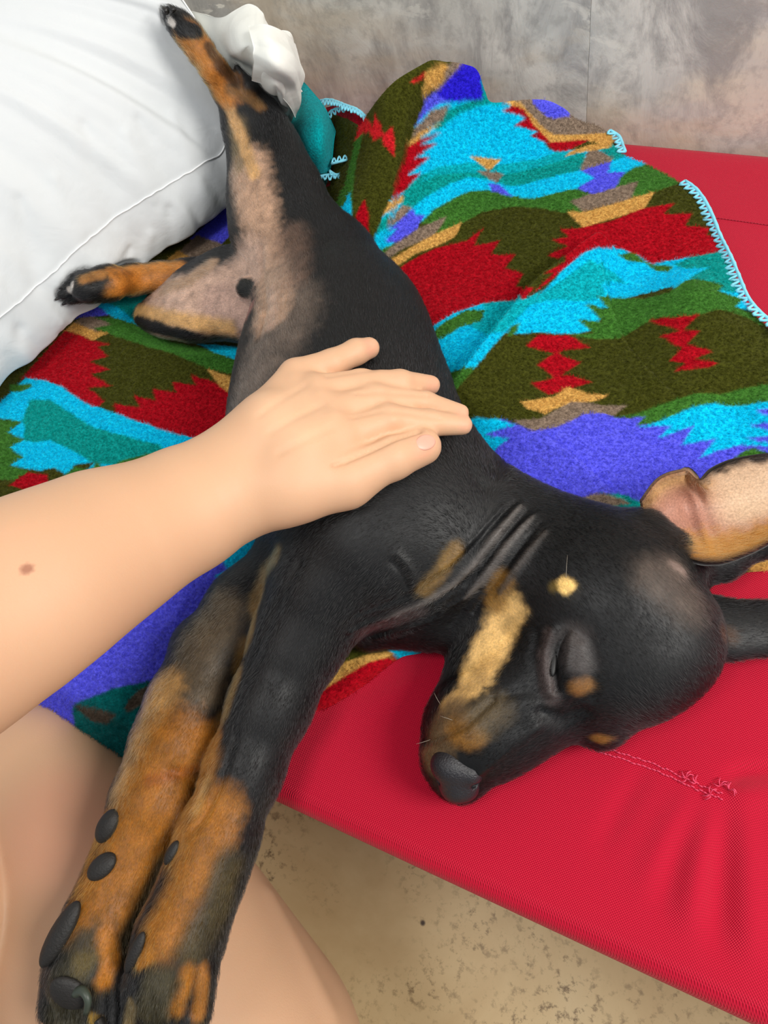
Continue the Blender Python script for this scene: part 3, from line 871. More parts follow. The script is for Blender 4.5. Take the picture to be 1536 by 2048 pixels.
PATTERN = [
    # bands that run on under the dog and the arm
    ('G', [(-200, 1085), (300, 955), (480, 930), (720, 905), (720, 965), (300, 1030), (-200, 1150)]), ('C', [(-200, 1150), (300, 1030), (720, 965), (720, 1020), (560, 1060), (300, 1110), (-200, 1230)]),
    ('V', [(-200, 1230), (300, 1110), (560, 1060), (720, 1020), (860, 1100), (700, 1220), (500, 1320), (300, 1500), (-200, 1400)]), ('R', [(470, 800), (700, 700), (800, 640), (860, 760), (640, 840), (480, 890)]),
    ('V', [(60, 1400), (420, 1080), (560, 1060), (560, 1250), (330, 1500), (100, 1480)]),
    # --- upper right part of the cloth
    ('C', [(960, 195), (985, 193), (1008, 200), (1060, 245), (1100, 300), (1200, 300), (1250, 303), (1302, 326), (1266, 338), (1230, 376), (1158, 380), (1068, 399), (1018, 393), (977, 381), (914, 394), (867, 421), (839, 448), (780, 492), (728, 520), (735, 490), (750, 460), (802, 300), (840, 235), (872, 200)]),
    ('T', [(868, 245), (890, 222), (945, 200), (985, 192), (1004, 205), (960, 212), (920, 226), (890, 248), (872, 262)]),
    ('T', [(1262, 308), (1224, 290), (1198, 298), (1228, 322)]),
    ('V', [(872, 183), (905, 203), (880, 207), (850, 228), (835, 248), (818, 275), (812, 290), (818, 262), (838, 225), (850, 200)]),
    ('B', [(870, 180), (900, 148), (926, 124), (952, 134), (975, 160), (976, 196), (945, 201), (905, 204), (880, 196)]),
    ('P', [(900, 209), (884, 240), (848, 262), (815, 290), (806, 300), (813, 280), (836, 250), (862, 222)]),
    ('N', [(884, 244), (852, 268), (812, 304), (798, 316), (806, 294), (842, 264)]),
    ('R', [(800, 307), (836, 281), (884, 263), (841, 291), (875, 286), (829, 317), (862, 313), (813, 352), (843, 345), (808, 382), (752, 420), (766, 370), (785, 335)]),
    ('N', [(748, 422), (800, 392), (830, 381), (813, 398), (742, 450)]),
    ('T', [(808, 382), (836, 355), (873, 336), (940, 337), (980, 343), (1000, 350), (1080, 330), (1115, 318), (1170, 306), (1168, 330), (1162, 340), (1080, 360), (1040, 372), (1015, 372), (985, 362), (940, 354), (901, 367), (849, 396), (826, 414), (804, 410)]),
    ('M', [(873, 334), (940, 325), (985, 332), (1080, 318), (1112, 304), (1170, 306), (1080, 335), (1000, 352), (940, 345), (873, 350), (836, 370)]),
    ('P', [(806, 410), (826, 415), (800, 440), (772, 458), (780, 435)]), ('T', [(744, 450), (780, 430), (770, 460), (738, 474)]),
    ('V', [(827, 417), (800, 440), (778, 460), (797, 456), (770, 482), (794, 485), (836, 456), (848, 430), (832, 431)]),
    ('O', [(760, 545), (880, 470), (920, 440), (966, 425), (1030, 412), (1086, 416), (1140, 430), (1165, 456), (1120, 460), (1060, 590), (1000, 560), (870, 500), (790, 560)]),
    ('G', [(839, 447), (867, 420), (914, 393), (940, 383), (977, 380), (1018, 393), (1068, 397), (1130, 381), (1158, 378), (1180, 388), (1146, 402), (1167, 424), (1130, 426), (1086, 417), (1030, 413), (966, 424), (925, 446), (870, 474), (884, 450), (893, 432), (860, 447)]),
    ('G', [(728, 516), (760, 498), (800, 484), (780, 500), (750, 532), (736, 530)]),
    ('P', [(738, 532), (790, 488), (840, 455), (862, 446), (893, 432), (880, 455), (866, 472), (800, 500), (752, 536)]),
    ('G', [(745, 528), (778, 514), (768, 528), (752, 540)]),
    ('N', [(754, 552), (780, 520), (830, 490), (870, 468), (925, 444), (910, 474), (880, 490), (830, 508), (790, 536), (772, 560)]),
    ('G', [(1302, 326), (1374, 362), (1340, 374), (1310, 384), (1292, 391), (1262, 397), (1277, 366), (1229, 376), (1247, 350), (1266, 337)]),
    ('O', [(1374, 361), (1412, 398), (1446, 480), (1470, 540), (1400, 470), (1280, 430), (1310, 384), (1340, 373)]),
    ('P', [(1229, 376), (1277, 362), (1262, 398), (1200, 415), (1167, 424), (1140, 403), (1180, 388), (1200, 385)]),
    ('N', [(1134, 424), (1172, 424), (1260, 398), (1312, 382), (1289, 416), (1250, 430), (1165, 456), (1150, 440)]),
    ('V', [(1162, 341), (1224, 322), (1215, 345), (1250, 345), (1229, 376), (1187, 388), (1154, 377), (1190, 356)]),
    ('P', [(1175, 302), (1195, 299), (1226, 318), (1222, 324), (1160, 342)]),
    ('P', [(1000, 194), (1030, 190), (1060, 196), (1090, 215), (1140, 226), (1180, 238), (1215, 258), (1228, 262), (1234, 275), (1225, 284), (1180, 283), (1102, 287), (1078, 262), (1047, 219), (1026, 213), (1004, 205)]),
    ('N', [(998, 198), (1040, 206), (1085, 253), (1110, 270), (1170, 269), (1215, 266), (1236, 280), (1215, 291), (1177, 283), (1102, 288), (1078, 265), (1047, 220), (1022, 212)]),
    ('R', [(1003, 222), (1026, 212), (1047, 219), (1078, 262), (1102, 285), (1180, 280), (1135, 302), (1110, 304), (1095, 288), (1062, 272), (1076, 262), (1029, 251), (1051, 237), (1042, 231)]),
    ('N', [(1128, 314), (1141, 303), (1182, 289), (1226, 286), (1220, 296), (1169, 304)]),
    ('V', [(1050, 190), (1095, 198), (1152, 224), (1158, 231), (1110, 237), (1095, 233), (1075, 215)]),
    ('N', [(939, 312), (1003, 319), (979, 342)]), ('P', [(952, 341), (979, 342), (1008, 349), (992, 367)]),
    ('V', [(976, 366), (1000, 370), (1028, 394), (985, 384)]),
    # --- the red and turquoise band left of the long fold
    ('R', [(770, 556), (818, 523), (870, 497), (933, 482), (968, 455), (948, 492), (1000, 481), (980, 510), (1031, 509), (1011, 536), (1047, 548), (1032, 573), (1066, 577), (1050, 598), (1026, 607), (964, 607), (907, 627), (845, 666), (810, 612)]),
    ('C', [(845, 664), (907, 627), (964, 607), (1050, 598), (1085, 580), (1000, 690), (955, 740), (920, 740), (877, 750), (850, 700)]),
    ('M', [(964, 607), (1050, 598), (1085, 580), (1020, 660), (970, 670), (940, 650), (965, 640), (970, 622)]),
    ('G', [(853, 684), (872, 660), (886, 646), (935, 620), (971, 621), (962, 642), (917, 656), (886, 677), (858, 688)]),
    ('G', [(872, 751), (950, 733), (930, 770), (890, 810), (876, 775)]),
    ('R', [(1118, 459), (1156, 457), (1221, 443), (1286, 417), (1351, 406), (1328, 428), (1385, 427), (1370, 451), (1423, 457), (1412, 470), (1424, 471), (1450, 503), (1384, 514), (1307, 528), (1270, 509), (1242, 498), (1194, 495), (1165, 507), (1128, 538), (1090, 570), (1060, 592), (1108, 545), (1086, 548), (1128, 525), (1130, 520), (1094, 511), (1136, 492), (1102, 480), (1138, 474)]),
    # --- beyond the long fold
    ('O', [(1120, 660), (1270, 655), (1330, 630), (1440, 612), (1560, 650), (1700, 760), (1700, 830), (1460, 800), (1270, 850), (1080, 870), (1000, 840), (945, 840), (880, 820), (930, 760), (1010, 665)]),
    ('C', [(1165, 507), (1194, 495), (1242, 498), (1270, 509), (1307, 528), (1384, 514), (1448, 502), (1480, 550), (1502, 600), (1540, 640), (1420, 592), (1340, 575), (1230, 602), (1180, 662), (1140, 669), (1080, 665), (1030, 668), (1010, 664), (1070, 600), (1128, 538)]),
    ('M', [(1080, 590), (1180, 520), (1225, 545), (1255, 568), (1220, 562), (1200, 570), (1212, 588), (1190, 600), (1165, 603), (1100, 600), (1060, 610)]),
    ('T', [(1448, 502), (1384, 514), (1345, 530), (1372, 538), (1418, 535), (1400, 545), (1380, 556), (1440, 580), (1472, 586), (1482, 558)]),
    ('G', [(1235, 510), (1265, 505), (1285, 520), (1310, 530), (1347, 534), (1335, 545), (1310, 542), (1290, 526), (1260, 524)]),
    ('G', [(1194, 591), (1222, 596), (1282, 599), (1338, 585), (1372, 561), (1392, 557), (1448, 571), (1438, 582), (1486, 599), (1472, 613), (1540, 646), (1540, 658), (1469, 625), (1435, 619), (1398, 630), (1310, 636), (1270, 659), (1242, 676), (1191, 679), (1130, 668), (1186, 668), (1154, 639), (1207, 645), (1171, 608), (1216, 617)]),
    ('G', [(1022, 655), (1040, 645), (1036, 662), (1016, 676)]),
    ('R', [(1052, 693), (1076, 669), (1138, 671), (1180, 696), (1128, 702), (1113, 706), (1163, 725), (1120, 752), (1140, 751), (1185, 764), (1140, 778), (1100, 790), (1085, 783), (1060, 766), (1108, 757), (1076, 729), (1108, 707)]),
    ('R', [(1297, 641), (1400, 629), (1366, 660), (1400, 662), (1374, 688), (1426, 704), (1404, 712), (1388, 718), (1437, 727), (1418, 735), (1348, 743), (1372, 725), (1339, 722), (1364, 696), (1319, 672), (1360, 663)]),
    ('N', [(1040, 804), (1107, 794), (1136, 774), (1180, 788), (1219, 790), (1197, 801), (1154, 806), (1120, 814), (1089, 829), (1058, 818)]),
    ('P', [(1025, 842), (1081, 838), (1141, 804), (1172, 804), (1206, 812), (1253, 811), (1230, 830), (1170, 830), (1144, 843), (1115, 856), (1068, 863)]),
    ('V', [(1066, 862), (1115, 854), (1144, 841), (1170, 828), (1200, 826), (1230, 835), (1262, 838), (1290, 824), (1302, 828), (1275, 850), (1330, 845), (1700, 790), (1760, 900), (1560, 960), (1480, 1020), (1290, 1045), (1140, 1030), (1040, 1000), (960, 940), (930, 870), (950, 840), (1000, 838)]),
    ('C', [(925, 845), (954, 834), (990, 838), (1032, 851), (1000, 858), (968, 870), (1018, 878), (1000, 890), (983, 908), (930, 880)]),
    ('G', [(1225, 835), (1271, 828), (1352, 799), (1396, 786), (1441, 789), (1485, 778), (1620, 755), (1620, 800), (1461, 813), (1428, 806), (1383, 815), (1323, 841), (1272, 852), (1290, 834)]),
    ('C', [(1272, 856), (1323, 841), (1383, 815), (1428, 806), (1461, 813), (1536, 804), (1620, 798), (1510, 822), (1570, 840), (1500, 850), (1570, 870), (1490, 876), (1570, 896), (1480, 890), (1440, 900), (1400, 916), (1433, 877), (1361, 891), (1391, 850), (1313, 878), (1346, 850), (1300, 853)]),
    ('G', [(1465, 920), (1485, 903), (1505, 896), (1530, 905), (1560, 930), (1480, 950)]),
    ('T', [(1200, 986), (1250, 990), (1292, 1006), (1330, 1050), (1240, 1050), (1190, 1022)]),
    ('P', [(1130, 1030), (1160, 998), (1190, 986), (1225, 990), (1262, 1008), (1230, 1012), (1200, 1022), (1160, 1035)]),
    ('N', [(1380, 1175), (1420, 1120), (1480, 1095), (1700, 1040), (1700, 1160), (1480, 1140)]),
    # --- olive back of the upright fold
    ('O', [(715, 255), (770, 205), (850, 140), (872, 130), (850, 200), (838, 235), (806, 325), (778, 405), (752, 465), (738, 505), (690, 470), (690, 400)]),
    ('G', [(716, 262), (726, 270), (714, 320), (706, 380), (704, 430), (690, 450), (660, 430), (690, 370), (702, 320)]),
    ('C', [(676, 440), (694, 395), (700, 384), (703, 430), (708, 470), (690, 470)]),
    ('K', [(710, 280), (722, 245), (735, 240), (745, 255), (748, 230), (764, 250), (768, 268), (785, 254), (791, 290), (788, 314), (768, 290), (764, 272), (746, 282), (740, 262), (724, 270)]),
    ('R', [(729, 398), (738, 432), (738, 495), (730, 510), (716, 480), (707, 455), (714, 425)]),
    ('P', [(876, 138), (905, 128), (930, 122), (905, 150), (875, 182), (862, 175)]),
    ('N', [(848, 146), (880, 132), (898, 130), (882, 165), (850, 190), (840, 194), (850, 165)]),
    ('K', [(820, 164), (852, 144), (848, 156), (828, 167)]),
    # --- left part of the cloth
    ('R', [(40, 760), (133, 658), (182, 680), (223, 689), (195, 694), (217, 713), (180, 723), (219, 739), (184, 749), (224, 773), (177, 776), (211, 802), (195, 815), (169, 806), (140, 787), (124, 774), (81, 761), (52, 756)]),
    ('R', [(226, 807), (279, 815), (268, 790), (313, 802), (305, 777), (353, 786), (344, 764), (392, 771), (380, 750), (423, 762), (449, 775), (470, 800), (450, 850), (400, 880), (326, 861), (280, 844), (232, 828)]),
    ('N', [(414, 736), (460, 755), (470, 790), (440, 774)]), ('N', [(120, 670), (156, 640), (195, 664), (223, 665), (186, 680), (133, 661)]),
    ('P', [(150, 645), (172, 630), (195, 634), (222, 650), (188, 656), (200, 667)]),
    ('V', [(150, 640), (176, 606), (198, 604), (223, 630), (189, 633), (163, 634)]),
    ('C', [(190, 607), (234, 605), (275, 640), (284, 655), (221, 633)]),
    ('T', [(215, 604), (250, 580), (300, 570), (290, 600), (272, 645), (241, 617)]),
    ('G', [(187, 634), (234, 637), (286, 653), (342, 684), (407, 696), (480, 716), (470, 750), (417, 738), (342, 706), (280, 689), (221, 669), (188, 656), (226, 650)]),
    ('C', [(395, 688), (470, 693), (500, 700), (490, 725), (440, 709)]),
    ('C', [(-60, 850), (0, 805), (50, 757), (81, 759), (124, 772), (140, 785), (169, 806), (234, 828), (326, 860), (410, 882), (380, 910), (320, 920), (250, 930), (210, 945), (175, 940), (188, 925), (150, 930), (135, 952), (110, 935), (80, 942), (20, 931), (47, 915), (20, 895), (50, 879), (18, 865), (44, 843), (-10, 836), (-60, 840)]),
    ('T', [(60, 800), (100, 800), (140, 825), (180, 852), (260, 875), (320, 890), (330, 915), (250, 930), (190, 928), (150, 905), (100, 880), (70, 886), (48, 880), (50, 855), (44, 843)]),
    ('G', [(20, 770), (60, 768), (66, 774), (40, 784), (18, 784)]),
    ('G', [(-60, 838), (-10, 838), (42, 843), (18, 865), (48, 880), (20, 895), (45, 915), (18, 931), (60, 941), (30, 960), (-60, 960)]),
    ('G', [(130, 950), (150, 932), (180, 942), (193, 925), (215, 942), (240, 922), (330, 900), (300, 940), (170, 990)]),
    ('R', [(18, 970), (55, 945), (95, 950), (104, 981), (70, 985), (68, 1005), (15, 1014), (20, 993), (60, 985)]),
    ('V', [(380, 478), (465, 405), (480, 455), (440, 490)]), ('P', [(340, 520), (395, 470), (445, 488), (425, 512), (400, 528)]), ('N', [(310, 540), (355, 502), (402, 526), (370, 548)]),
    # --- foot of the cloth
    ('C', [(385, 1112), (470, 1070), (545, 1060), (535, 1110), (515, 1152), (440, 1156), (428, 1151), (457, 1140), (448, 1124), (405, 1122)]),
    ('D', [(458, 1166), (515, 1150), (520, 1180), (465, 1200)]),
    ('D', [(145, 1410), (230, 1376), (311, 1360), (345, 1400), (340, 1520), (265, 1530), (150, 1470)]),
    ('W', [(248, 1416), (270, 1385), (315, 1362), (310, 1387), (290, 1406), (255, 1426)]), ('W', [(145, 1410), (200, 1417), (234, 1430), (215, 1448), (185, 1442)]),
    ('N', [(600, 1420), (640, 1340), (740, 1308), (810, 1298), (720, 1340), (660, 1372)]),
    ('R', [(590, 1450), (625, 1396), (660, 1371), (740, 1323), (800, 1310), (760, 1360), (650, 1430)]),
    ('C', [(775, 1302), (800, 1280), (870, 1270), (860, 1300), (800, 1316)]),
]


def cloth_xy(px, py):
    h = hit(bvh_b, px, py)
    return h[0][:2] if h is not None else at(px, py, 0.008)[:2]


def paint(P):
    c = np.tile(lin(C_['O']), (len(P), 1))
    for key, poly in PATT_XY:
        lo_, hi_ = poly.min(0), poly.max(0)
        m_ = np.nonzero(((P >= lo_) & (P <= hi_)).all(1))[0]
        if len(m_):
            k = in_poly(P[m_], poly); c[m_[k]] = lin(C_[key])
    return c


def densify(poly, step=9):
    out = []
    for a, b_ in zip(poly, poly[1:] + poly[:1]):
        n = max(1, int(math.hypot(b_[0] - a[0], b_[1] - a[1]) / step))
        out += [(a[0] + (b_[0] - a[0]) * t / n, a[1] + (b_[1] - a[1]) * t / n) for t in range(n)]
    return out


PATT_XY = [(k, np.array([cloth_xy(*p) for p in densify(pl)])) for k, pl in PATTERN]
jit = noise3(np.column_stack([P2, P2[:, :1] * 0]), 160, 3)[:, None] * 0.0007
cols = 0
for dx, dy in ((-.3, -.3), (.3, -.3), (-.3, .3), (.3, .3)):
    cols = cols + paint(P2 + np.array([dx, dy]) * STEP + jit) / 4
nb_ = normals(VB, faces)
nap = RNG.normal(0, 1, len(VB)); nap = noise3(VB, 420, 5) * 0.00055 + nap * 0.00012
VB = VB + nb_ * (nap * np.clip(best / 0.004, 0, 1))[:, None]
CLOTH = dict(v=VB, f=faces, c=cols)


def on_cloth(px, py, up=0.001):
    h = hit(bvh_b, px, py)
    if h is None:
        p = at(px, py, 0.01)
        P = p[None, :2]; p = at(px, py, float(blanket_h(P)[0])) if True else p
    else: p = h[0].copy()
    p[2] += up; return p


# crocheted border: an outer chain stitch and the zigzag of the legs biting into the cloth
M_yarn = plain('light_blue_yarn', (128, 214, 236), 0.85, sheen=0.3)


def crochet(name, P, inward, width, pitch, r=0.0011, mat=None, up=0.0015, parent=None):
    """P: 3D edge polyline, inward: unit vectors into the cloth"""
    P = np.asarray(P); d = np.r_[0, np.cumsum(np.linalg.norm(np.diff(P, axis=0), axis=1))]
    n = max(4, int(d[-1] / pitch) * 2 + 1)
    s = np.linspace(0, d[-1], n)
    E = np.stack([np.interp(s, d, P[:, i]) for i in range(3)], 1); N_ = np.stack([np.interp(s, d, np.asarray(inward)[:, i]) for i in range(3)], 1)
    Z = E + N_ * (np.where(np.arange(n) % 2, width, 0.0) * RNG.uniform(0.75, 1.15, n))[:, None] + np.array([0, 0, up])
    b = Batch(); b.tube(E + np.array([0, 0, up]), r * 1.35 * RNG.uniform(0.8, 1.2, n), 7)
    b.tube(catmull(Z, n * 3), r, 6)
    return b.build(name, mat or M_yarn, parent or blanket)


def edge_line(pxs, up=0.0):
    q = catmull(np.array(pxs, float), 40)
    return np.array([on_cloth(a, b_, up) for a, b_ in q])


for pts, inn in (([(1372, 363), (1392, 378), (1408, 398), (1426, 432), (1440, 468), (1462, 512), (1478, 550), (1489, 578), (1500, 600), (1518, 622), (1536, 638), (1600, 700)], (-1, .25)),
                 ([(1222, 262), (1238, 272), (1246, 288), (1252, 305)], (-1, .3))):
    q = catmull(np.array(pts, float), 40) + np.array([-2.0, 1.0])
    E = np.array([on_cloth(a, b_, 0) for a, b_ in q]); E2 = np.array([on_cloth(a + 12 * inn[0], b_ + 12 * inn[1], 0) for a, b_ in q])
    D_ = E2 - E; D_ /= np.linalg.norm(D_, axis=1, keepdims=True)
    crochet('crochet_edging', E, D_, 0.0082, 0.0066)


SHEETS = []


def sheet(name, rows, mat, parent, nu=40, nv=40, thick=0.003, col=None, colfun=None, bump=0.0, pleat=0.0, pf=5.0):
    G = loft([[at(*p) for p in r] for r in rows], nu, nv)
    V = G.reshape(-1, 3); F = grid_faces(nv, nu)
    n = normals(V, F)
    if pleat:
        vv, uu = np.meshgrid(np.linspace(0, 1, nv), np.linspace(0, 1, nu), indexing='ij'); uu, vv = uu.ravel(), vv.ravel()
        tri = lambda x_: np.arcsin(.96 * np.sin(x_)) * .7
        wv = tri(2 * np.pi * (pf * uu + .8 * vv + .15 * np.sin(3.1 * vv + uu * 4))) + .5 * tri(2 * np.pi * (pf * 1.7 * uu - .9 * vv))
        V = V + n * (pleat * wv * np.sin(np.pi * np.clip(uu, .02, .98)) ** .5)[:, None]
    if bump: V = V + n * (noise3(V, 45, 2) * bump)[:, None]
    n = normals(V, F); sgn = np.sign(np.mean(n @ ROT[:, 2] if False else (n * (CAM - V)).sum(1)))
    n = n * sgn
    back = V - n * thick
    N0 = len(V)
    rim_ = list(range(nu)) + [nu * (j + 1) - 1 for j in range(1, nv)] + [nu * (nv - 1) + i for i in range(nu - 2, -1, -1)] + [nu * j for j in range(nv - 2, 0, -1)]
    side = [[a, b_, b_ + N0, a + N0] for a, b_ in zip(rim_, rim_[1:] + rim_[:1])]
    FF = F.tolist() + (F[:, ::-1] + N0).tolist() + side
    VV = np.concatenate([V, back])
    c = None
    if colfun is not None:
        c = colfun(VV)
    elif col is not None: c = np.tile(lin(col), (len(VV), 1))
    o = mesh_obj(name, VV, FF, mat, parent, c)
    SHEETS.append(o)
    return o, G


# turned-up corner of the blanket between the pillowcase and the upright fold
sheet('turned_corner', [[(604, 160, .075), (618, 175, .075), (650, 215, .068), (672, 262, .05)], [(592, 205, .072), (615, 215, .082), (645, 245, .08), (668, 285, .05)],
                        [(578, 255, .055), (606, 262, .076), (640, 290, .072), (664, 325, .04)], [(560, 275, .03), (596, 310, .055), (632, 330, .052), (655, 352, .03)],
                        [(560, 320, .012), (600, 350, .03), (625, 356, .03), (640, 360, .022)]], M_fleece, blanket, col=(0, 152, 158))
sheet('turned_corner', [[(652, 215, .05), (680, 210, .062), (705, 222, .066), (730, 240, .062)], [(655, 240, .045), (684, 238, .056), (708, 246, .06), (722, 262, .058)],
                        [(660, 290, .035), (685, 285, .046), (702, 290, .05), (712, 300, .045)], [(655, 335, .025), (680, 330, .036), (698, 335, .038), (706, 345, .03)], [(640, 375, .016), (665, 372, .024), (688, 370, .028), (700, 375, .02)]],
      M_fleece, blanket, colfun=lambda v: np.where((noise3(v, 30, 8) > 0.25)[:, None], lin((0, 150, 150)), lin((150, 6, 30))))
for nm, pl, w, inn, mt_ in (('crochet_edging', [(640, 204, .066), (662, 202, .07), (690, 212, .074), (716, 222, .076), (732, 236, .074)], .0085, (0, 1), M_yarn), ('crochet_edging', [(656, 232, .06), (668, 222, .064), (690, 218, .068)], .008, (.3, 1), M_yarn),
                            ('crochet_edging', [(664, 330, .045), (680, 326, .047), (696, 322, .047)], .0085, (0, -1), M_yarn), ('crochet_edging', [(610, 352, .036), (630, 356, .036), (655, 352, .034), (684, 352, .034)], .0075, (0, 1), M_yarn),
                            ('crochet_edging', [(660, 344, .036), (675, 352, .034), (690, 340, .036)], .006, (0, 1), M_yarn)):
    q = catmull(np.array(pl, float), 24); E = np.array([at(*p) for p in q]); E2 = np.array([at(p[0] + inn[0] * 10, p[1] + inn[1] * 10, p[2]) for p in q])
    D_ = E2 - E; D_ /= np.linalg.norm(D_, axis=1, keepdims=True)
    crochet(nm, E, D_, w, 0.0046, 0.0009, mt_)

# ------------------------------------------------------------------ the pillow
pillow = empty('pillow', (-0.8, 0.35, BED)); tag(pillow, 'large white pillow in a cotton pillowcase leaning on the wall', 'pillow')
M_cotton = mat_cotton('white_cotton', (222, 225, 226))
PIL_Z = 0.012
RIM = [at(-420, 880, .060), at(-150, 745, .068), at(0, 642, .072), at(80, 568, .074), at(215, 450, .078), at(330, 375, .078), at(408, 328, .074), at(446, 300, .070), at(456, 240, .090), at(434, 150, .122), at(404, 85, .145), at(366, 5, .170)]
RIM += [np.array(p) for p in [(-.66, .655, BED + .20), (-.82, .657, BED + .225), (-1.05, .655, BED + .22), (-1.22, .60, BED + .16), (-1.26, .40, BED + .11), (-1.22, .18, BED + .075), (-1.12, .02, BED + .06)]]
RIM = np.array(RIM); RIM[:, 1] = np.minimum(RIM[:, 1], 0.655)
NR = 900
ring = np.concatenate([RIM, RIM[:3]])
ring = catmull(ring, int(NR * len(ring) / len(RIM)))
a0 = int(NR * 1 / len(RIM)); ring = ring[a0:a0 + NR]
cenP = np.array([-0.86, 0.36, BED + 0.245])
arc = np.r_[0, np.cumsum(np.linalg.norm(np.diff(ring, axis=0), axis=1))]
rows = []
US = np.concatenate([np.linspace(0.02, 0.7, 40, endpoint=False), np.linspace(0.7, 1.0, 60)])
fold_n = lambda s, f, sd: noise3(np.column_stack([s * f, s * 0, s * 0 + sd]), 1.0, sd)
wrk = fold_n(arc, 34, 3) * 0.6 + fold_n(arc, 75, 4) * 0.5
wrk2 = fold_n(arc, 30, 7) * 0.7 + fold_n(arc, 66, 9) * 0.6
for u in US:
    p = cenP + (ring - cenP) * u
    z = ring[:, 2] + (cenP[2] - ring[:, 2]) * (1 - u ** 3.2) ** 0.85
    p[:, 2] = z + wrk * 0.0085 * sstep(0.60, 0.93, u) * (1 - sstep(0.97, 1.0, u) * 0.75)
    rows.append(p)
out = ring - cenP; out[:, 2] = 0; out /= np.linalg.norm(out, axis=1, keepdims=True)
onwall = np.clip((0.64 - ring[:, 1]) / 0.10, 0, 1)
for t in np.linspace(0.05, 1.0, 34):
    p = ring.copy()
    bulge = np.sin(np.pi * min(t * 1.05, 1.0)) * 0.012 * onwall
    tuck = 0.05 * sstep(0.72, 1.0, t)
    p += out * (bulge - tuck + wrk2 * 0.012 * np.sin(np.pi * t) * onwall)[:, None]
    p[:, 2] = ring[:, 2] + (BED + PIL_Z - ring[:, 2]) * (1 - (1 - t) ** 1.25)
    rows.append(p)
for u in np.linspace(0.85, 0.05, 8):
    p = cenP + (rows[len(US) + 33] - cenP) * u; p[:, 2] = BED + PIL_Z; rows.append(p)
G = np.array(rows)
PILLOW = dict(v=G.reshape(-1, 3), f=grid_faces(len(G), NR, True)[:, ::-1])
PW = PILLOW['v']; pnn = normals(PW, PILLOW['f']); pnn *= np.sign((pnn * (PW - cenP + [0, 0, .1])).sum(1).mean()); _bp = bvh_of(PW, PILLOW['f']); _dp = np.zeros(len(PW))
for h, w, pl in [(-.006, 13, [(230, 590, .4), (190, 640), (130, 720), (60, 790)]), (.005, 12, [(225, 610, .4), (160, 690), (90, 770), (30, 810, .5)]), (-.004, 10, [(260, 500, .4), (225, 570), (170, 625), (120, 670, .4)]),
                 (.004, 10, [(300, 470, .5), (285, 530), (265, 570, .5)]), (-.004, 10, [(340, 420, .5), (345, 470), (335, 510, .5)]), (.004, 16, [(110, 360, .4), (140, 440), (160, 505, .6)]),
                 (-.004, 16, [(170, 250, .4), (205, 350), (225, 436, .6)]), (.004, 14, [(250, 270, .4), (285, 350), (300, 392, .6)]), (-.0035, 14, [(280, 240, .4), (325, 330), (345, 362, .6)]),
                 (.003, 12, [(345, 230, .4), (370, 300), (380, 340, .6)]), (-.004, 12, [(40, 400, .5), (60, 490), (72, 566, .7)]), (-.0035, 12, [(40, 660, .5), (30, 720), (10, 780)]), (.003, 11, [(400, 360, .5), (410, 400), (405, 440, .5)])]:
    P, mp = stroke_points(_bp, pl, 5)
    if len(P): _dp += h * .55 * np.exp(-np.minimum(stroke_dist(PW, P, mp * w * 2.1), 9) ** 2)
PILLOW['v'] = PW + pnn * _dp[:, None]
sm = PILLOW['v'].reshape(-1, NR, 3)[len(US) - 1] + out * 0.0004; b = Batch(); sm[:, 2] += 0.0010
i0 = 0; sel = [k for k in range(NR) if k < NR * 0.60]
sm[:, 2] += fold_n(arc, 160, 21) * 0.0010; b.tube(sm[sel], 0.0007, 7); PIPING = b.build('seam_piping', plain('white_piping', (246, 246, 246), 0.8), pillow)
M_case = mat_cotton('ivory_cotton', (240, 240, 232))
# the loose open end of the pillowcase, crumpled against the wall
sheet('pillowcase_flap', [[(378, 22, .150), (440, 34, .168), (500, 10, .176), (524, 22, .174), (545, 55, .165), (575, 72, .155), (592, 100, .145), (603, 150, .125), (602, 185, .11)],
                          [(392, 55, .142), (436, 70, .158), (486, 62, .176), (512, 62, .182), (540, 85, .178), (565, 105, .165), (582, 130, .155), (596, 165, .13), (598, 205, .10)],
                          [(412, 88, .130), (442, 108, .142), (476, 105, .166), (500, 110, .168), (528, 125, .17), (552, 150, .158), (570, 170, .145), (588, 195, .12), (592, 225, .085)],
                          [(428, 118, .118), (448, 138, .120), (474, 140, .122), (500, 150, .118), (524, 165, .128), (545, 185, .138), (562, 200, .125), (578, 220, .10), (585, 240, .07)],
                          [(444, 148, .098), (466, 165, .090), (486, 172, .088), (506, 182, .088), (526, 198, .074), (542, 215, .066), (556, 228, .066), (570, 240, .072), (578, 252, .052)]],
      M_case, pillow, nu=130, nv=90, thick=0.002, bump=0.001, pleat=.0030, pf=2.6)
sheet('pillowcase_hem', [[(497, 52, .184), (505, 92, .182), (506, 130, .168), (503, 162, .142)], [(535, 50, .184), (547, 95, .182), (551, 140, .168), (543, 176, .140)],
                         [(570, 66, .170), (585, 115, .164), (587, 160, .148), (573, 204, .122)], [(591, 88, .154), (604, 140, .138), (604, 186, .118), (591, 236, .084)]], M_case, pillow, nu=70, nv=60, thick=0.002, bump=0.0008, pleat=.0016, pf=1.6)
sheet('pillowcase_lining', [[(505, 160, .125), (530, 175, .125), (555, 190, .115), (575, 205, .095)], [(515, 185, .105), (538, 200, .10), (556, 215, .092), (575, 228, .078)],
                            [(530, 215, .075), (545, 232, .072), (562, 240, .066), (580, 248, .055)], [(543, 230, .052), (554, 238, .054), (564, 242, .052), (572, 246, .048)]], M_case, pillow, nu=30, nv=30, thick=0.002, bump=0.003)
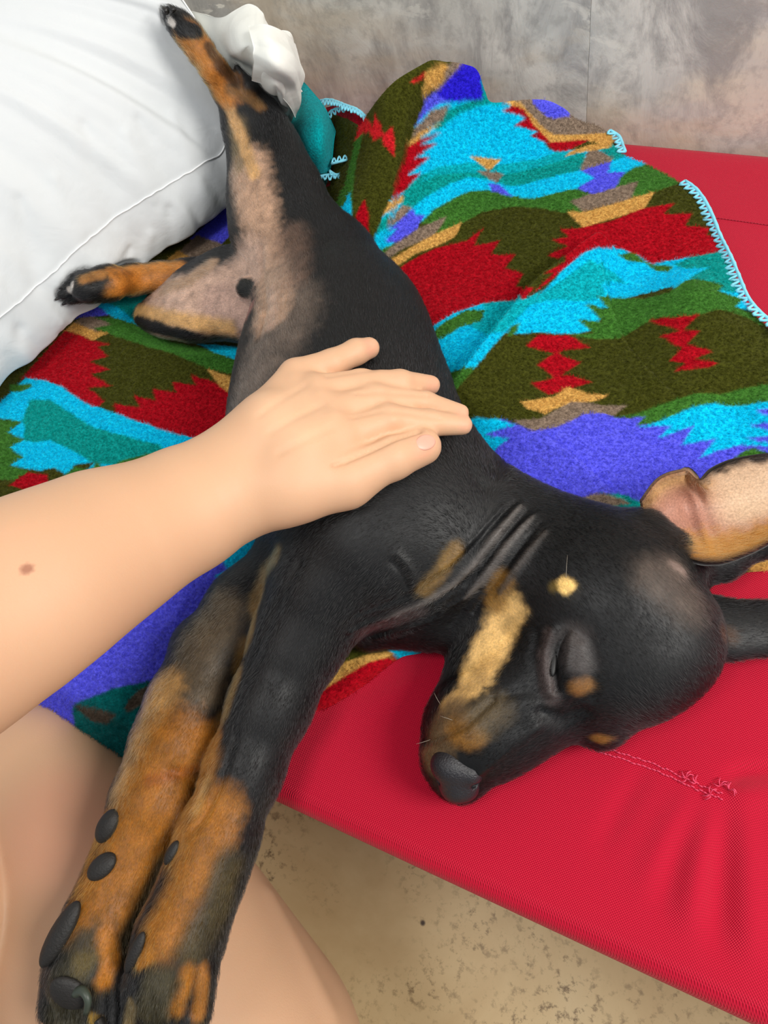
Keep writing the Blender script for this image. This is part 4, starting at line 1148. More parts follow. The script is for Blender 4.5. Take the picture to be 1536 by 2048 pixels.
# ------------------------------------------------------------------ the dog
dog = empty('dog', tuple(at(700, 900, 0.0))); tag(dog, 'slim black and tan dog asleep on its side with front legs stretched out', 'dog')
M_coat = mat_coat()
D = Body()
nz = nodez
bvh_pil = bvh_of(PILLOW['v'], PILLOW['f'])


def onp(px, py, rpx, z, sink=0.0):
    """ball at height z, or on the pillow's face where the pillow stands before it"""
    q, R = nodez(px, py, rpx, z); h = hit(bvh_pil, px, py)
    if h is None: return q, R
    r_ = ray(px, py); r_ /= np.linalg.norm(r_); p = h[0]
    if (p - CAM) @ r_ > (q - CAM) @ r_ + R: return q, R
    R = rpx * -(ROT.T @ (p - CAM))[2] / FPX
    cs = max(.42, abs(h[1] @ r_) / np.linalg.norm(h[1]))
    return p - r_ * (R - sink) / cs, R


BB = 0.006
# trunk: pelvis, loin, rib cage, chest
tr = [node(645, 555, 122, BB, .8), node(672, 670, 158, BB, .8), node(676, 780, 186, BB, .72), node(688, 880, 206, BB, .70), node(776, 1004, 186, BB, .78), node(872, 1056, 146, BB, .8)]
D.chain(tr, .03, .8)
_trunk = list(D.p)
D.cone(node(872, 1056, 146, BB, .8), node(1010, 1088, 106, BB, .85), .03, .85)
D.cone(node(760, 1060, 170, BB, .8), node(660, 1120, 110, BB, .9), .03, .85)           # brisket and shoulder
# skin under the neck
D.cone(node(735, 1262, 42, .002), node(880, 1215, 62, .002), .018, .8)
D.cone(node(880, 1215, 62, .002), node(1010, 1120, 90, .002), .025, .8)
# upper hind leg, laid over the pillow's corner
D.chain([nz(610, 520, 112, .055), nz(565, 450, 94, .064), nz(548, 380, 80, .074), nz(528, 300, 60, .088), nz(502, 240, 45, .106), nz(480, 202, 35, .122)], .02, .9)
D.chain([nz(474, 198, 33, .124), nz(455, 178, 29, .132), onp(428, 140, 25, .150, .004), onp(402, 102, 25, .160, .004), onp(380, 72, 25, .170, .004), onp(361, 50, 26, .176, .004)], .006)
for a, b in (((352, 40), (332, 22)), ((362, 38), (345, 20)), ((348, 52), (336, 38)), ((372, 44), (358, 28))):
    D.cone(onp(*a, 13, .170, .002), onp(*b, 8, .170), .0035)
# lower hind leg, folded out to the left
D.chain([nz(600, 590, 100, .036), nz(530, 588, 104, .034), nz(460, 582, 96, .030), nz(400, 604, 80, .027), nz(338, 624, 46, .020), nz(298, 628, 31, .016)], .012, .6)
D.chain([nz(430, 540, 34, .016), nz(370, 549, 28, .018), nz(320, 553, 27, .022), onp(265, 560, 30, .028), onp(215, 566, 33, .034), onp(178, 574, 33, .038)], .008, .85)
for a, b in (((165, 560), (136, 572)), ((160, 575), (124, 590)), ((165, 590), (140, 600)), ((175, 555), (150, 556))):
    D.cone(onp(*a, 15, .040, .003), onp(*b, 9, .038), .0035)
# tail
D.chain([nz(540, 330, 34, .045), nz(522, 235, 19, .088), nz(500, 176, 14, .132), nz(474, 134, 5, .146)], .006)
# sheath
D.ball(nz(492, 575, 19, .068), .005); D.cone(nz(520, 590, 22, .066), nz(494, 576, 14, .068), .010)
# upper front leg
D.chain([nz(725, 1085, 138, .066), nz(650, 1175, 106, .058), nz(597, 1280, 88, .048), nz(540, 1410, 77, .042), nz(488, 1540, 71, .037), nz(434, 1680, 74, .034), nz(404, 1765, 73, .034), nz(362, 1870, 80, .034), nz(334, 1960, 82, .034)], .012)
# lower front leg
D.chain([nz(610, 1130, 95, .036), nz(500, 1222, 82, .030), nz(425, 1310, 74, .028), nz(378, 1410, 77, .030), nz(345, 1490, 75, .032), nz(304, 1600, 73, .031), nz(264, 1700, 64, .028), nz(231, 1775, 62, .028), nz(196, 1860, 68, .029), nz(170, 1940, 74, .030)], .012)
D.ball(nz(398, 1290, 46, .026), .010)
# toes of the front feet (they run out of the frame)
for a, b in (((290, 1970), (272, 2060)), ((330, 1985), (318, 2095)), ((370, 1975), (366, 2080)), ((395, 1945), (392, 2030))):
    D.cone(nz(*a, 40, .036), nz(*b, 31, .032), .004)
for a, b in (((125, 1945), (108, 2015)), ((158, 1965), (140, 2075)), ((195, 1965), (186, 2085)), ((222, 1945), (222, 2040))):
    D.cone(nz(*a, 38, .032), nz(*b, 30, .028), .004)
# head
Hs = .88
D.cone(node(1225, 1205, 168, 0, Hs), node(1285, 1270, 152, 0, Hs), .02, Hs)
D.ball(node(1135, 1160, 128, 0, Hs), .03, Hs)
D.cone(node(1010, 1088, 106, BB, .85), node(1150, 1160, 120, 0, Hs), .03, .88)
D.ball(node(1228, 1335, 112, .002, .95), .02)
D.ball(node(1200, 1452, 47, .004), .016)
_n0 = len(D.p)
D.chain([node(1120, 1345, 112, 0, .95), node(1030, 1420, 92, 0, .95), node(960, 1462, 88, 0, .95), node(908, 1516, 66, 0, .98)], .018)
_snout = D.p[_n0:]
D.ball(node(918, 1558, 44, 0.002), .012)
D.cone(node(1030, 1215, 72, 0), node(985, 1320, 66, 0), .02); D.cone(node(985, 1320, 66, 0), node(905, 1440, 50, 0), .015)
# ear roots and the lower ear
D.chain([nz(1290, 1072, 52, .050), nz(1350, 1122, 46, .038), nz(1440, 1122, 34, .030), nz(1540, 1078, 28, .030), nz(1640, 1020, 22, .032)], .012)
D.cone(nz(1385, 1142, 30, .034), nz(1330, 1140, 56, .05), .012)
D.chain([nz(1400, 1250, 62, .026), nz(1450, 1258, 54, .020), nz(1540, 1256, 46, .016), nz(1640, 1245, 30, .014), nz(1720, 1236, 8, .012)], .008, .5)
for q in _trunk + _snout: q['flow'] = -1.0
dv, df = D.mesh(0.00142)
# let the underside settle on what carries it
bvh_d = bvh_of(dv, df)
dn = normals(dv, df)


def axis_dir(v, prims):
    """lie of the hair: along the nearest bone, blended between bones"""
    acc = np.zeros_like(v); dmin = np.full(len(v), 1e9); L = []
    for q in prims:
        if q['t'] != 'c' or q['op'] != 'u': continue
        ba = q['b'] - q['a']; ln = np.linalg.norm(ba)
        if ln < 0.004: continue
        mid = (q['a'] + q['b']) / 2
        m_ = np.nonzero(np.linalg.norm(v - mid, axis=1) < ln + max(q['ra'], q['rb']) * 1.6)[0]
        if not len(m_): continue
        d = Body._d(q, v[m_]); L.append((m_, d, ba / ln * q.get('flow', 1.0)))
        dmin[m_] = np.minimum(dmin[m_], d)
    for m_, d, ax in L:
        acc[m_] += np.exp(-np.clip(d - dmin[m_], 0, 1) / 0.006)[:, None] * ax
    return acc / np.maximum(np.linalg.norm(acc, axis=1, keepdims=True), 1e-6)


RELIEF = [  # height (m, + ridge / - groove), width px, pixel polyline on the dog
    (.0021, 9, [(1046, 1006, .4), (1018, 1036, .8), (985, 1078, 1), (948, 1128, 1.1), (905, 1168, 1), (850, 1202, .9), (790, 1228, .9), (730, 1246, .7), (700, 1264, .4)]),
    (-.0024, 7, [(1056, 1018, .4), (1012, 1068, 1), (968, 1126, 1), (930, 1166, .9), (870, 1206, .6)]),
    (.0019, 9, [(1076, 1024, .3), (1040, 1058, .8), (1000, 1108, 1), (966, 1156, 1.1), (926, 1196, .8), (890, 1218, .4)]),
    (-.0022, 7, [(1082, 1044, .3), (1036, 1098, .9), (1000, 1148, 1), (966, 1196, .8), (946, 1226, .4)]),
    (.0015, 10, [(1094, 1060, .3), (1056, 1104, .8), (1020, 1152, 1), (996, 1192, .5)]),
    (-.0019, 8, [(1030, 1002, .3), (990, 1044, .8), (946, 1096, 1), (900, 1142, 1), (838, 1184, .8), (760, 1214, .5), (710, 1232, .3)]),
    (.0011, 9, [(1008, 1008, .3), (958, 1070, .9), (900, 1126, .9), (850, 1158, .4)]),
    (-.0013, 6, [(905, 1214, .5), (840, 1240, 1), (770, 1262, .9), (716, 1280, .5)]), (.0010, 7, [(880, 1236, .5), (820, 1256, 1), (750, 1276, .8)]), (-.0010, 6, [(960, 1180, .4), (930, 1212, 1), (900, 1250, .6)]),
    (-.0030, 6, [(1130, 1266), (1118, 1290), (1110, 1325), (1109, 1350), (1113, 1382)]),
    (.0032, 24, [(1152, 1300), (1148, 1335)]), (.0018, 14, [(1150, 1370)]),
    (.0018, 10, [(1106, 1262), (1092, 1300), (1090, 1340), (1098, 1385)]),
    (.0012, 8, [(1146, 1270), (1137, 1310), (1132, 1360)]),
    (-.0012, 12, [(1135, 1252), (1178, 1280), (1192, 1330), (1180, 1390), (1140, 1412)]), (-.0016, 14, [(1074, 1270), (1066, 1310), (1074, 1370)]),
    (-.0025, 7, [(845, 1490), (875, 1478), (930, 1452), (985, 1400)]),
    (-.0018, 8, [(560, 1500), (470, 1370)][:0] or [(470, 1475), (440, 1570), (405, 1640), (385, 1660)]),
    (-.0016, 9, [(345, 1540), (380, 1555), (410, 1545)]), (.0014, 9, [(795, 1110), (815, 1130), (830, 1160), (826, 1190)]), (-.0012, 8, [(785, 1125), (803, 1145), (815, 1175)]),
    (-.0014, 10, [(600, 1125), (545, 1230), (500, 1330)]),
    (-.0030, 24, [(1085, 1425, .6), (1125, 1440), (1165, 1425, .7)]), (.0016, 18, [(960, 1545, .5), (1020, 1490), (1075, 1455, .6)]), (-.0016, 16, [(1010, 1390, .5), (1060, 1380), (1090, 1400, .6)]),
    (.0010, 12, [(960, 935), (980, 960), (1010, 965)]), (-.0012, 10, [(945, 945), (965, 975)]),
    (-.0024, 10, [(520, 500), (525, 560), (530, 620), (515, 680)]),
    (-.0015, 7, [(300, 1990), (304, 2048)]), (-.0020, 7, [(348, 1975), (345, 2048)]), (-.0020, 7, [(384, 1955), (384, 2030)]), (-.0020, 7, [(138, 1970), (128, 2048)]), (-.0020, 7, [(176, 1985), (168, 2048)]), (-.0018, 7, [(210, 1975), (206, 2048)]),
]
disp = np.zeros(len(dv))
for h, w, pl in RELIEF:
    P, mp = stroke_points(bvh_d, pl, 4)
    if len(P) == 0: continue
    k = stroke_dist(dv, P, mp * w)
    taper = 1.0
    disp += h * np.exp(-np.minimum(k, 9) ** 2) * taper
dv2 = dv + dn * disp[:, None]
# weight on the cloth flattens the underside
onb_ = in_poly(dv2[:, :2], _bd[:-1])
flr = BED + canvas_h(dv2[:, :2]) + np.where(onb_, 0.0034, 0.0009)
dv2[:, 2] = np.where(dv2[:, 1] > CY0 - .01, np.maximum(dv2[:, 2], flr), dv2[:, 2])
BLK = (13, 13, 14)
PAINT = [  # colour, radius px, softness, strength, pixel polyline on the dog
    ((98, 84, 74), 70, .9, .95, [(560, 640), (535, 700), (505, 770), (480, 830), (470, 900)]),
    ((92, 78, 68), 50, .9, .8, [(585, 600), (560, 680)]),
    ((176, 140, 114), 46, .55, 1, [(492, 330), (505, 400), (520, 470), (535, 530), (545, 590), (540, 630)]),
    ((120, 92, 76), 40, .8, .55, [(575, 480), (580, 560)]),
    ((118, 98, 66), 20, .9, .8, [(474, 255), (478, 290), (482, 330)]),
    ((200, 154, 100), 12, .8, 1, [(455, 208), (470, 245), (486, 285), (498, 320), (510, 350)]),
    ((172, 108, 44), 34, .4, 1, [(452, 178), (428, 140), (402, 102), (380, 74)]),
    ((120, 84, 44), 12, .8, .8, [(462, 178), (500, 196), (520, 212)]),
    (BLK, 13, .5, .8, [(470, 165), (440, 128), (420, 95)]),
    (BLK, 17, .4, 1, [(392, 62), (372, 56), (366, 62)]), (BLK, 18, .4, 1, [(358, 50), (346, 36), (330, 20)]), ((212, 204, 196), 6.5, .5, 1, [(338, 40), (346, 48)]),
    ((190, 156, 136), 62, .5, 1, [(500, 540), (450, 580), (400, 590), (340, 608), (320, 612)]),
    ((182, 148, 132), 50, .5, 1, [(480, 620), (440, 610)]),
    ((208, 160, 98), 17, .8, .9, [(270, 622), (330, 636), (400, 648), (460, 656)]),
    ((160, 128, 100), 18, .7, .9, [(330, 575), (380, 560), (420, 530)]),
    (BLK, 15, .4, 1, [(276, 645), (300, 652), (340, 664), (400, 678), (450, 684), (490, 690)]),
    ((122, 72, 66), 24, .8, .8, [(500, 622)]), ((190, 156, 138), 12, .9, .45, [(540, 580), (548, 620), (540, 655)]),
    ((24, 24, 22), 23, .3, 1, [(490, 575)]),
    ((176, 110, 44), 34, .35, 1, [(345, 548), (318, 552), (280, 556), (232, 564)]),
    (BLK, 34, .4, 1, [(185, 560), (165, 575), (140, 585), (122, 592)]), ((206, 196, 186), 8, .5, 1, [(144, 570), (142, 580)]), ((150, 100, 48), 12, .6, .9, [(200, 548), (170, 556)]),
    (BLK, 11, .5, .9, [(300, 589), (260, 594), (210, 603)]),
    ((126, 102, 62), 20, .8, .9, [(552, 1110), (530, 1145), (515, 1215)]),
    ((118, 88, 44), 17, .8, .9, [(525, 1180), (500, 1270), (472, 1360), (440, 1450)]),
    ((112, 84, 40), 17, .8, .9, [(912, 1100), (885, 1142), (850, 1178)]),
    ((152, 98, 36), 36, .7, 1, [(425, 1480), (402, 1560), (378, 1630), (352, 1690)]),
    ((142, 88, 22), 48, .7, 1, [(438, 1620), (395, 1720), (362, 1800), (325, 1870)]),
    ((186, 146, 84), 14, .9, .45, [(412, 1560), (392, 1620)]),
    ((58, 48, 22), 34, .8, .9, [(455, 1740), (432, 1820), (400, 1870), (385, 1900)]),
    ((160, 100, 24), 17, .9, .9, [(376, 1945), (362, 1990), (352, 2020)]), ((160, 100, 26), 13, .9, .8, [(406, 1940), (404, 1985), (396, 2030)]),
    ((56, 50, 30), 40, .5, .9, [(320, 1975), (305, 2020)]), ((116, 96, 58), 14, .6, .8, [(262, 2010), (255, 2050)]), ((150, 96, 28), 14, .6, .9, [(300, 1905), (280, 1925)]),
    ((86, 72, 54), 52, .7, .9, [(440, 1230), (400, 1300), (400, 1370)]),
    ((180, 134, 76), 46, .7, 1, [(318, 1380), (292, 1450), (270, 1530), (255, 1590)]),
    ((146, 90, 22), 72, .6, 1, [(356, 1490), (318, 1570), (286, 1640), (250, 1710), (216, 1780)]), ((132, 80, 18), 34, .7, .9, [(200, 1660), (190, 1740), (165, 1800)]),
    ((140, 86, 20), 54, .6, 1, [(210, 1810), (190, 1850)]), ((128, 66, 10), 12, .8, .7, [(300, 1560), (350, 1548), (390, 1540)]),
    ((40, 34, 16), 22, .7, .95, [(325, 1730), (298, 1790), (270, 1850), (250, 1900)]),
    ((44, 40, 24), 46, .6, .95, [(180, 1900), (150, 1950), (130, 2010), (120, 2060)]), ((96, 80, 36), 22, .8, .8, [(168, 1925)]), ((170, 104, 22), 17, .8, .9, [(212, 1870), (222, 1915), (208, 1960)]), ((150, 116, 44), 10, .6, .9, [(184, 2036), (196, 2046)]),
    ((222, 180, 114), 40, .45, 1, [(1018, 1222), (992, 1280), (966, 1325), (950, 1355)]), ((214, 170, 104), 24, .6, 1, [(975, 1330), (935, 1380), (900, 1405)]),
    ((128, 92, 40), 22, .8, .9, [(1005, 1165), (990, 1205)]),
    ((104, 82, 56), 38, .7, .95, [(905, 1428), (880, 1470), (866, 1515)]), ((124, 84, 30), 28, .8, .9, [(940, 1470), (915, 1462)]), ((92, 76, 50), 34, .9, .7, [(985, 1420), (960, 1440)]),
    ((230, 190, 116), 17, .5, 1, [(1127, 1168), (1134, 1172)]), ((110, 90, 40), 12, .8, .7, [(1108, 1172)]),
    ((124, 86, 46), 17, .7, 1, [(1152, 1375), (1170, 1370)]), ((112, 78, 32), 13, .7, 1, [(1192, 1476), (1206, 1480)]),
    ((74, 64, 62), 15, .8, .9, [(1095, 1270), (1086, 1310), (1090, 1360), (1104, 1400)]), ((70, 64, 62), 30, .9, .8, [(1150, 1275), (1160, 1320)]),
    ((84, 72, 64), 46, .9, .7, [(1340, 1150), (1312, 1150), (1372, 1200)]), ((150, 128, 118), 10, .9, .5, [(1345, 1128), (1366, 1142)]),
    ((96, 90, 86), 8, .9, .8, [(1040, 1014, .5), (985, 1078), (946, 1130), (905, 1170), (850, 1204), (770, 1236, .6)]), ((92, 86, 82), 8, .9, .8, [(1064, 1036, .5), (1012, 1094), (968, 1156), (930, 1194, .5)]), ((70, 60, 58), 24, .9, .7, [(830, 1225), (740, 1258)]), ((64, 58, 54), 7, .8, .8, [(1088, 1066), (1045, 1122), (1000, 1182)]),  # grey lines along the neck ridges: caught light painted into the coat
    ((60, 38, 24), 16, .8, .8, [(1446, 1262), (1462, 1272)]),
]
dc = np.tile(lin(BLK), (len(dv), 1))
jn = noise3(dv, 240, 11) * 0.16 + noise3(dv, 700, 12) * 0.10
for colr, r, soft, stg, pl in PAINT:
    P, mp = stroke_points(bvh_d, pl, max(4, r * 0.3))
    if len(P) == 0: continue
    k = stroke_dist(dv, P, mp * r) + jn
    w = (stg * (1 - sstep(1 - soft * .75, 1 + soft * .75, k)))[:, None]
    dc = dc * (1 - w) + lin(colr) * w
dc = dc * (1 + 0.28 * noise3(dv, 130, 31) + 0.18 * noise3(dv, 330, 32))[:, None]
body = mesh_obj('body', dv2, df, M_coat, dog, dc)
DIRS = axis_dir(dv, D.p)
dn2 = normals(dv2, df)
seen = (dn2 * (CAM - dv2)).sum(1) / np.linalg.norm(CAM - dv2, axis=1)
M_fur = mat_fur()
fl_len = np.full(len(dv2), 0.0042)
for r, Ls, pl in ((70, .0032, [(1000, 1300), (940, 1450), (905, 1540)]), (60, .0030, [(1110, 1320), (1150, 1320)]), (60, .0028, [(520, 420), (530, 560), (430, 590)])):
    P, mp = stroke_points(bvh_d, pl, 20); fl_len = np.where(stroke_dist(dv, P, mp * r) < 1, Ls, fl_len)
P, mp = stroke_points(bvh_d, [(905, 1530), (915, 1570), (940, 1545)], 6); bald = stroke_dist(dv, P, mp * 34) < 1
P, mp = stroke_points(bvh_d, [(1116, 1290), (1110, 1325), (1110, 1360)], 6); bald |= stroke_dist(dv, P, mp * 9) < 1
fur('fur', dv2, df, dn2, dc, DIRS, dog, M_fur, 0.95e6, fl_len, keep=np.where(bald, 0, sstep(-.35, 0.05, seen)))
bvh_d = bvh_of(dv2, df)

M_leather = plain('nose_leather', (34, 32, 36), 0.34, bump=0.6, scale=160)
M_pad = plain('paw_pad_skin', (34, 32, 30), 0.6, bump=0.5, scale=120)
M_claw = plain('claw_horn', (38, 36, 34), 0.35)
# nose


def sunk(px, py, rpx, part):
    """ball sunk into the body so that only part of it stands out"""
    h = hit(bvh_d, px, py); r_ = ray(px, py); r_ /= np.linalg.norm(r_)
    R = rpx * -(ROT.T @ (h[0] - CAM))[2] / FPX
    return h[0] + r_ * R * (1 - part), R


N_ = Body()
N_.cone(sunk(903, 1532, 36, .32), sunk(914, 1570, 32, .34), .006).cone(sunk(903, 1532, 36, .32), sunk(940, 1545, 27, .30), .006).ball(sunk(884, 1528, 17, .34), .005).cone(sunk(914, 1570, 32, .34), sunk(930, 1572, 29, .32), .005)
q1 = sunk(880, 1560, 8, 1.7); q2 = sunk(876, 1536, 6, 1.7)
N_.cone(q1, q2, .002, op='s')
q1 = sunk(948, 1568, 8, 1.8); N_.ball(q1, .002, op='s')
q1 = sunk(904, 1574, 3.5, 3.4); q2 = sunk(912, 1598, 3.5, 3.0); N_.cone(q1, q2, .002, op='s')
nv_, nf_ = N_.mesh(0.0007, 10)
mesh_obj('nose', nv_, nf_, M_leather, dog)
# eye in its slit
he = hit(bvh_d, 1111, 1318)
if he is not None:
    p, n = he; ax = (at(1108, 1360, p[2] - BED) - at(1116, 1280, p[2] - BED)); ax /= np.linalg.norm(ax); n = n / np.linalg.norm(n); t = np.cross(n, ax); t /= np.linalg.norm(t); n = np.cross(ax, t)
    V, F = ellipsoid(p - n * 0.0012, np.stack([ax, t, n], 1), (.0105, .0026, .0022)); mesh_obj('eye', V, F, plain('dark_eye', (6, 5, 5), 0.5), dog)
# pads and claws


def lump(name, px, py, rx, ry, ang, mat, up=0.0, flat=0.5):
    h = hit(bvh_d, px, py)
    if h is None: return
    p, n = h; n /= np.linalg.norm(n); dpt = -(ROT.T @ (p - CAM))[2] / FPX
    a = math.radians(ang); ax = ROT @ np.array([math.cos(a), -math.sin(a), 0]); ax -= n * (ax @ n); ax /= np.linalg.norm(ax); t = np.cross(n, ax)
    V, F = ellipsoid(p + n * up, np.stack([ax, t, n], 1), (rx * dpt, ry * dpt, min(rx, ry) * dpt * flat)); mesh_obj(name, V, F, mat, dog)


lump('dewclaw_pad', 217, 1652, 36, 23, 118, M_pad, .0006, .8)
lump('paw_pad', 205, 1733, 34, 22, 140, M_pad, .0008, .6)
lump('paw_pad', 122, 1868, 70, 26, 112, M_pad, .0006, .7)
lump('paw_pad', 345, 1706, 26, 14, 112, M_pad, .0006, .7)
lump('paw_pad', 272, 1905, 46, 16, 118, M_pad, .0008, .7)
lump('paw_pad', 138, 1985, 42, 34, 40, M_pad, .0004, .4)
for pts, r in (([(150, 1985, .048), (166, 1982, .052), (176, 2000, .052), (172, 2026, .046)], 11), ([(198, 2040, .04), (206, 2060, .04), (206, 2080, .034)], 10)):
    P = np.array([at(*q) for q in catmull(np.array(pts, float), 12)]); b = Batch(); b.tube(P, np.linspace(1, .55, 12) * r * .42 / FPX, 10); b.build('claw', plain('pale_claw_horn', (60, 68, 58), 0.45) if r == 11 else M_claw, dog)
for pts in ([(334, 24, .191), (327, 17, .192), (322, 12, .188)], [(348, 22, .191), (342, 14, .193), (336, 9, .19)], [(126, 590, .04), (117, 596, .04), (110, 600, .036)], [(138, 600, .038), (130, 606, .038), (124, 610, .034)], [(136, 572, .042), (126, 574, .043), (118, 578, .04)]):
    P = catmull([onp(q[0], q[1], 7, q[2])[0] for q in pts], 8); b = Batch(); b.tube(P, np.linspace(1, .3, 8) * .0026, 8); b.build('claw', M_claw, dog)
# upper ear: an open cup seen from the inside
ER = [[(1284, 1003, .066), (1290, 1030, .058), (1304, 1058, .054), (1322, 1082, .060), (1346, 1104, .070)],
      [(1318, 960, .072), (1330, 985, .062), (1345, 1020, .050), (1368, 1066, .052), (1396, 1122, .068)],
      [(1360, 944, .074), (1372, 972, .062), (1390, 1012, .046), (1412, 1062, .048), (1440, 1124, .064)],
      [(1406, 947, .070), (1418, 974, .056), (1436, 1014, .044), (1462, 1062, .046), (1494, 1106, .060)],
      [(1470, 921, .070), (1484, 956, .056), (1502, 1000, .046), (1526, 1044, .048), (1552, 1076, .058)],
      [(1560, 908, .066), (1572, 942, .056), (1586, 976, .050), (1602, 1010, .050), (1620, 1036, .056)],
      [(1650, 918, .062), (1658, 938, .056), (1668, 960, .052), (1676, 980, .052), (1686, 996, .056)],
      [(1740, 950, .058), (1741, 954, .057), (1742, 958, .056), (1743, 962, .056), (1744, 966, .057)]]
G = loft([[at(*p) for p in r] for r in ER], 60, 90)
V = G.reshape(-1, 3); F = grid_faces(90, 60); n = normals(V, F); n *= np.sign((n * (CAM - V)).sum(1).mean())
jx, ix = np.meshgrid(np.linspace(0, 1, 90), np.linspace(0, 1, 60), indexing='ij'); jx, ix = jx.ravel(), ix.ravel()
# the crease of the pocket near the upper rim and folds of the canal
V = V + n * (0.007 * np.exp(-((jx - .40) / .045) ** 2 - ((ix - .10) / .18) ** 2) - 0.006 * np.exp(-((jx - .34) / .03) ** 2 - ((ix - .22) / .22) ** 2)
             + 0.0035 * np.exp(-((jx - .36 + ix * .12) / .03) ** 2 - ((ix - .62) / .25) ** 2) - 0.005 * np.exp(-((jx - .26) / .07) ** 2 - ((ix - .55) / .22) ** 2))[:, None]
pink, pale, tanc, dark = lin((172, 124, 106)), lin((206, 174, 144)), lin((176, 122, 58)), lin((30, 26, 24))
w1 = (sstep(.30, .52, jx) * (1 - sstep(.60, .85, ix)))[:, None]
c = pink * (1 - w1) + pale * w1
w0 = (np.exp(-((ix - .12) / .16) ** 2) * (1 - sstep(.4, .5, jx)))[:, None]; c = c * (1 - w0) + lin((186, 142, 96)) * w0
w2 = (sstep(.66, .86, ix + noise3(V, 300, 2) * .06))[:, None]; c = c * (1 - w2) + tanc * w2
w3 = np.clip(1 - sstep(.03, .16, ix + noise3(V, 260, 4) * .05) + 0.0, 0, 1)[:, None] * (sstep(.3, .5, jx) * .85 + .15)[:, None]; c = c * (1 - w3) + dark * w3
w4 = (1 - sstep(.02, .10, jx + noise3(V, 400, 6) * .03))[:, None] * (0.5 + 0.5 * sstep(.3, .6, ix))[:, None]; c = c * (1 - w4) + dark * w4
w5 = sstep(.94, 1.0, ix)[:, None]; c = c * (1 - w5) + dark * w5
nE = normals(V, F); nE *= np.sign((nE * (CAM - V)).sum(1).mean())
back = V - nE * 0.0026
nu_, nv2 = 60, 90; N0 = len(V)
rim_ = list(range(nu_)) + [nu_ * (j + 1) - 1 for j in range(1, nv2)] + [nu_ * (nv2 - 1) + i for i in range(nu_ - 2, -1, -1)] + [nu_ * j for j in range(nv2 - 2, 0, -1)]
FF = F.tolist() + (F[:, ::-1] + N0).tolist() + [[a, b_, b_ + N0, a + N0] for a, b_ in zip(rim_, rim_[1:] + rim_[:1])]
ear = mesh_obj('ear', np.concatenate([V, back]), FF, M_coat, dog, np.concatenate([c, np.tile(lin((24, 23, 23)), (N0, 1))]))
ea = ear.data.attributes.new('Flow', 'FLOAT_VECTOR', 'POINT')
ev = np.concatenate([V, back]); ax = at(1700, 960, .05) - at(1330, 1060, .05); ax /= np.linalg.norm(ax)
ea.data.foreach_set('vector', ((ev - .8 * np.outer((ev - ev[0]) @ ax, ax)) * 500).astype(np.float32).ravel())
en = normals(V, F); en *= np.sign((en * (CAM - V)).sum(1).mean())
axf = at(1300, 1100, .06) - at(1400, 1120, .06); axf /= np.linalg.norm(axf); axo = at(1500, 1090, .06) - at(1400, 1040, .06); axo /= np.linalg.norm(axo)
ed = (1 - sstep(.05, .3, jx))[:, None] * axf + ax * 0.6 + sstep(.7, .95, ix)[:, None] * axo
kf = np.clip(0.25 * sstep(.15, .4, jx) + sstep(.62, .85, ix) + (1 - sstep(.03, .14, jx)) + (1 - sstep(.05, .14, ix)) * .8, 0, 1)
Fq = F if np.sign((normals(V, F) * (CAM - V)).sum(1).mean()) > 0 else F[:, ::-1]
fur('ear_fur', V, F, en, c, ed, dog, M_fur, 0.9e6, 0.0040 + 0.004 * sstep(.7, .9, ix) + .003 * (1 - sstep(.03, .12, jx)), keep=kf, seed=5, lift=.45, rad=7e-5)
# whiskers
M_whisker = plain('whisker_hair', (150, 140, 126), 0.4)
for (x0, y0), (x1, y1) in (((880, 1410), (868, 1385)), ((862, 1480), (832, 1488)), ((905, 1440), (880, 1432)), ((1131, 1160), (1135, 1110))):
    h = hit(bvh_d, x0, y0)
    if h is None: continue
    p = h[0]; z = p[2] - BED
    P = catmull([p - h[1] * .001, at((x0 + x1) / 2, (y0 + y1) / 2, z + .004), at(x1, y1, z + .004)], 8); b = Batch(); b.tube(P, np.linspace(.00018, .00006, 8), 5)
    b.build('whisker', M_whisker, dog)


# ------------------------------------------------------------------ the person
person = empty('person', (-0.22, -0.36, 0.0)); tag(person, 'bare-armed person resting a left hand on the sleeping dog, bare thigh under its paws', 'person')
M_skin = mat_skin()
S = Body()


def onb(px, py, rpx, lift=0.0, bv=None):
    """ball of pixel radius rpx touching the dog where that pixel sees it"""
    h = hit(bv or bvh_d, px, py) or hit(bvh_b, px, py)
    r_ = ray(px, py); r_ /= np.linalg.norm(r_)
    p, n = h; n = n / np.linalg.norm(n)
    c = max(0.45, -(n @ r_))
    d = -(ROT.T @ (p - CAM))[2]
    R = rpx * d / FPX
    q = p - r_ * ((R + lift) / c)
    return q, rpx * -(ROT.T @ (q - CAM))[2] / FPX


nz = nodez
# forearm and upper arm
FA = [nz(470, 965, 98, .138), nz(410, 998, 101, .142), nz(340, 1035, 112, .150), nz(200, 1100, 148, .172), nz(60, 1178, 176, .196), nz(-80, 1258, 192, .212), nz(-250, 1350, 200, .235)]
S.chain(FA, .02, .92)
elbow = FA[-1]; shoulder = (np.array([-.37, -.25, .79]), .058)
S.cone(elbow, shoulder, .03)
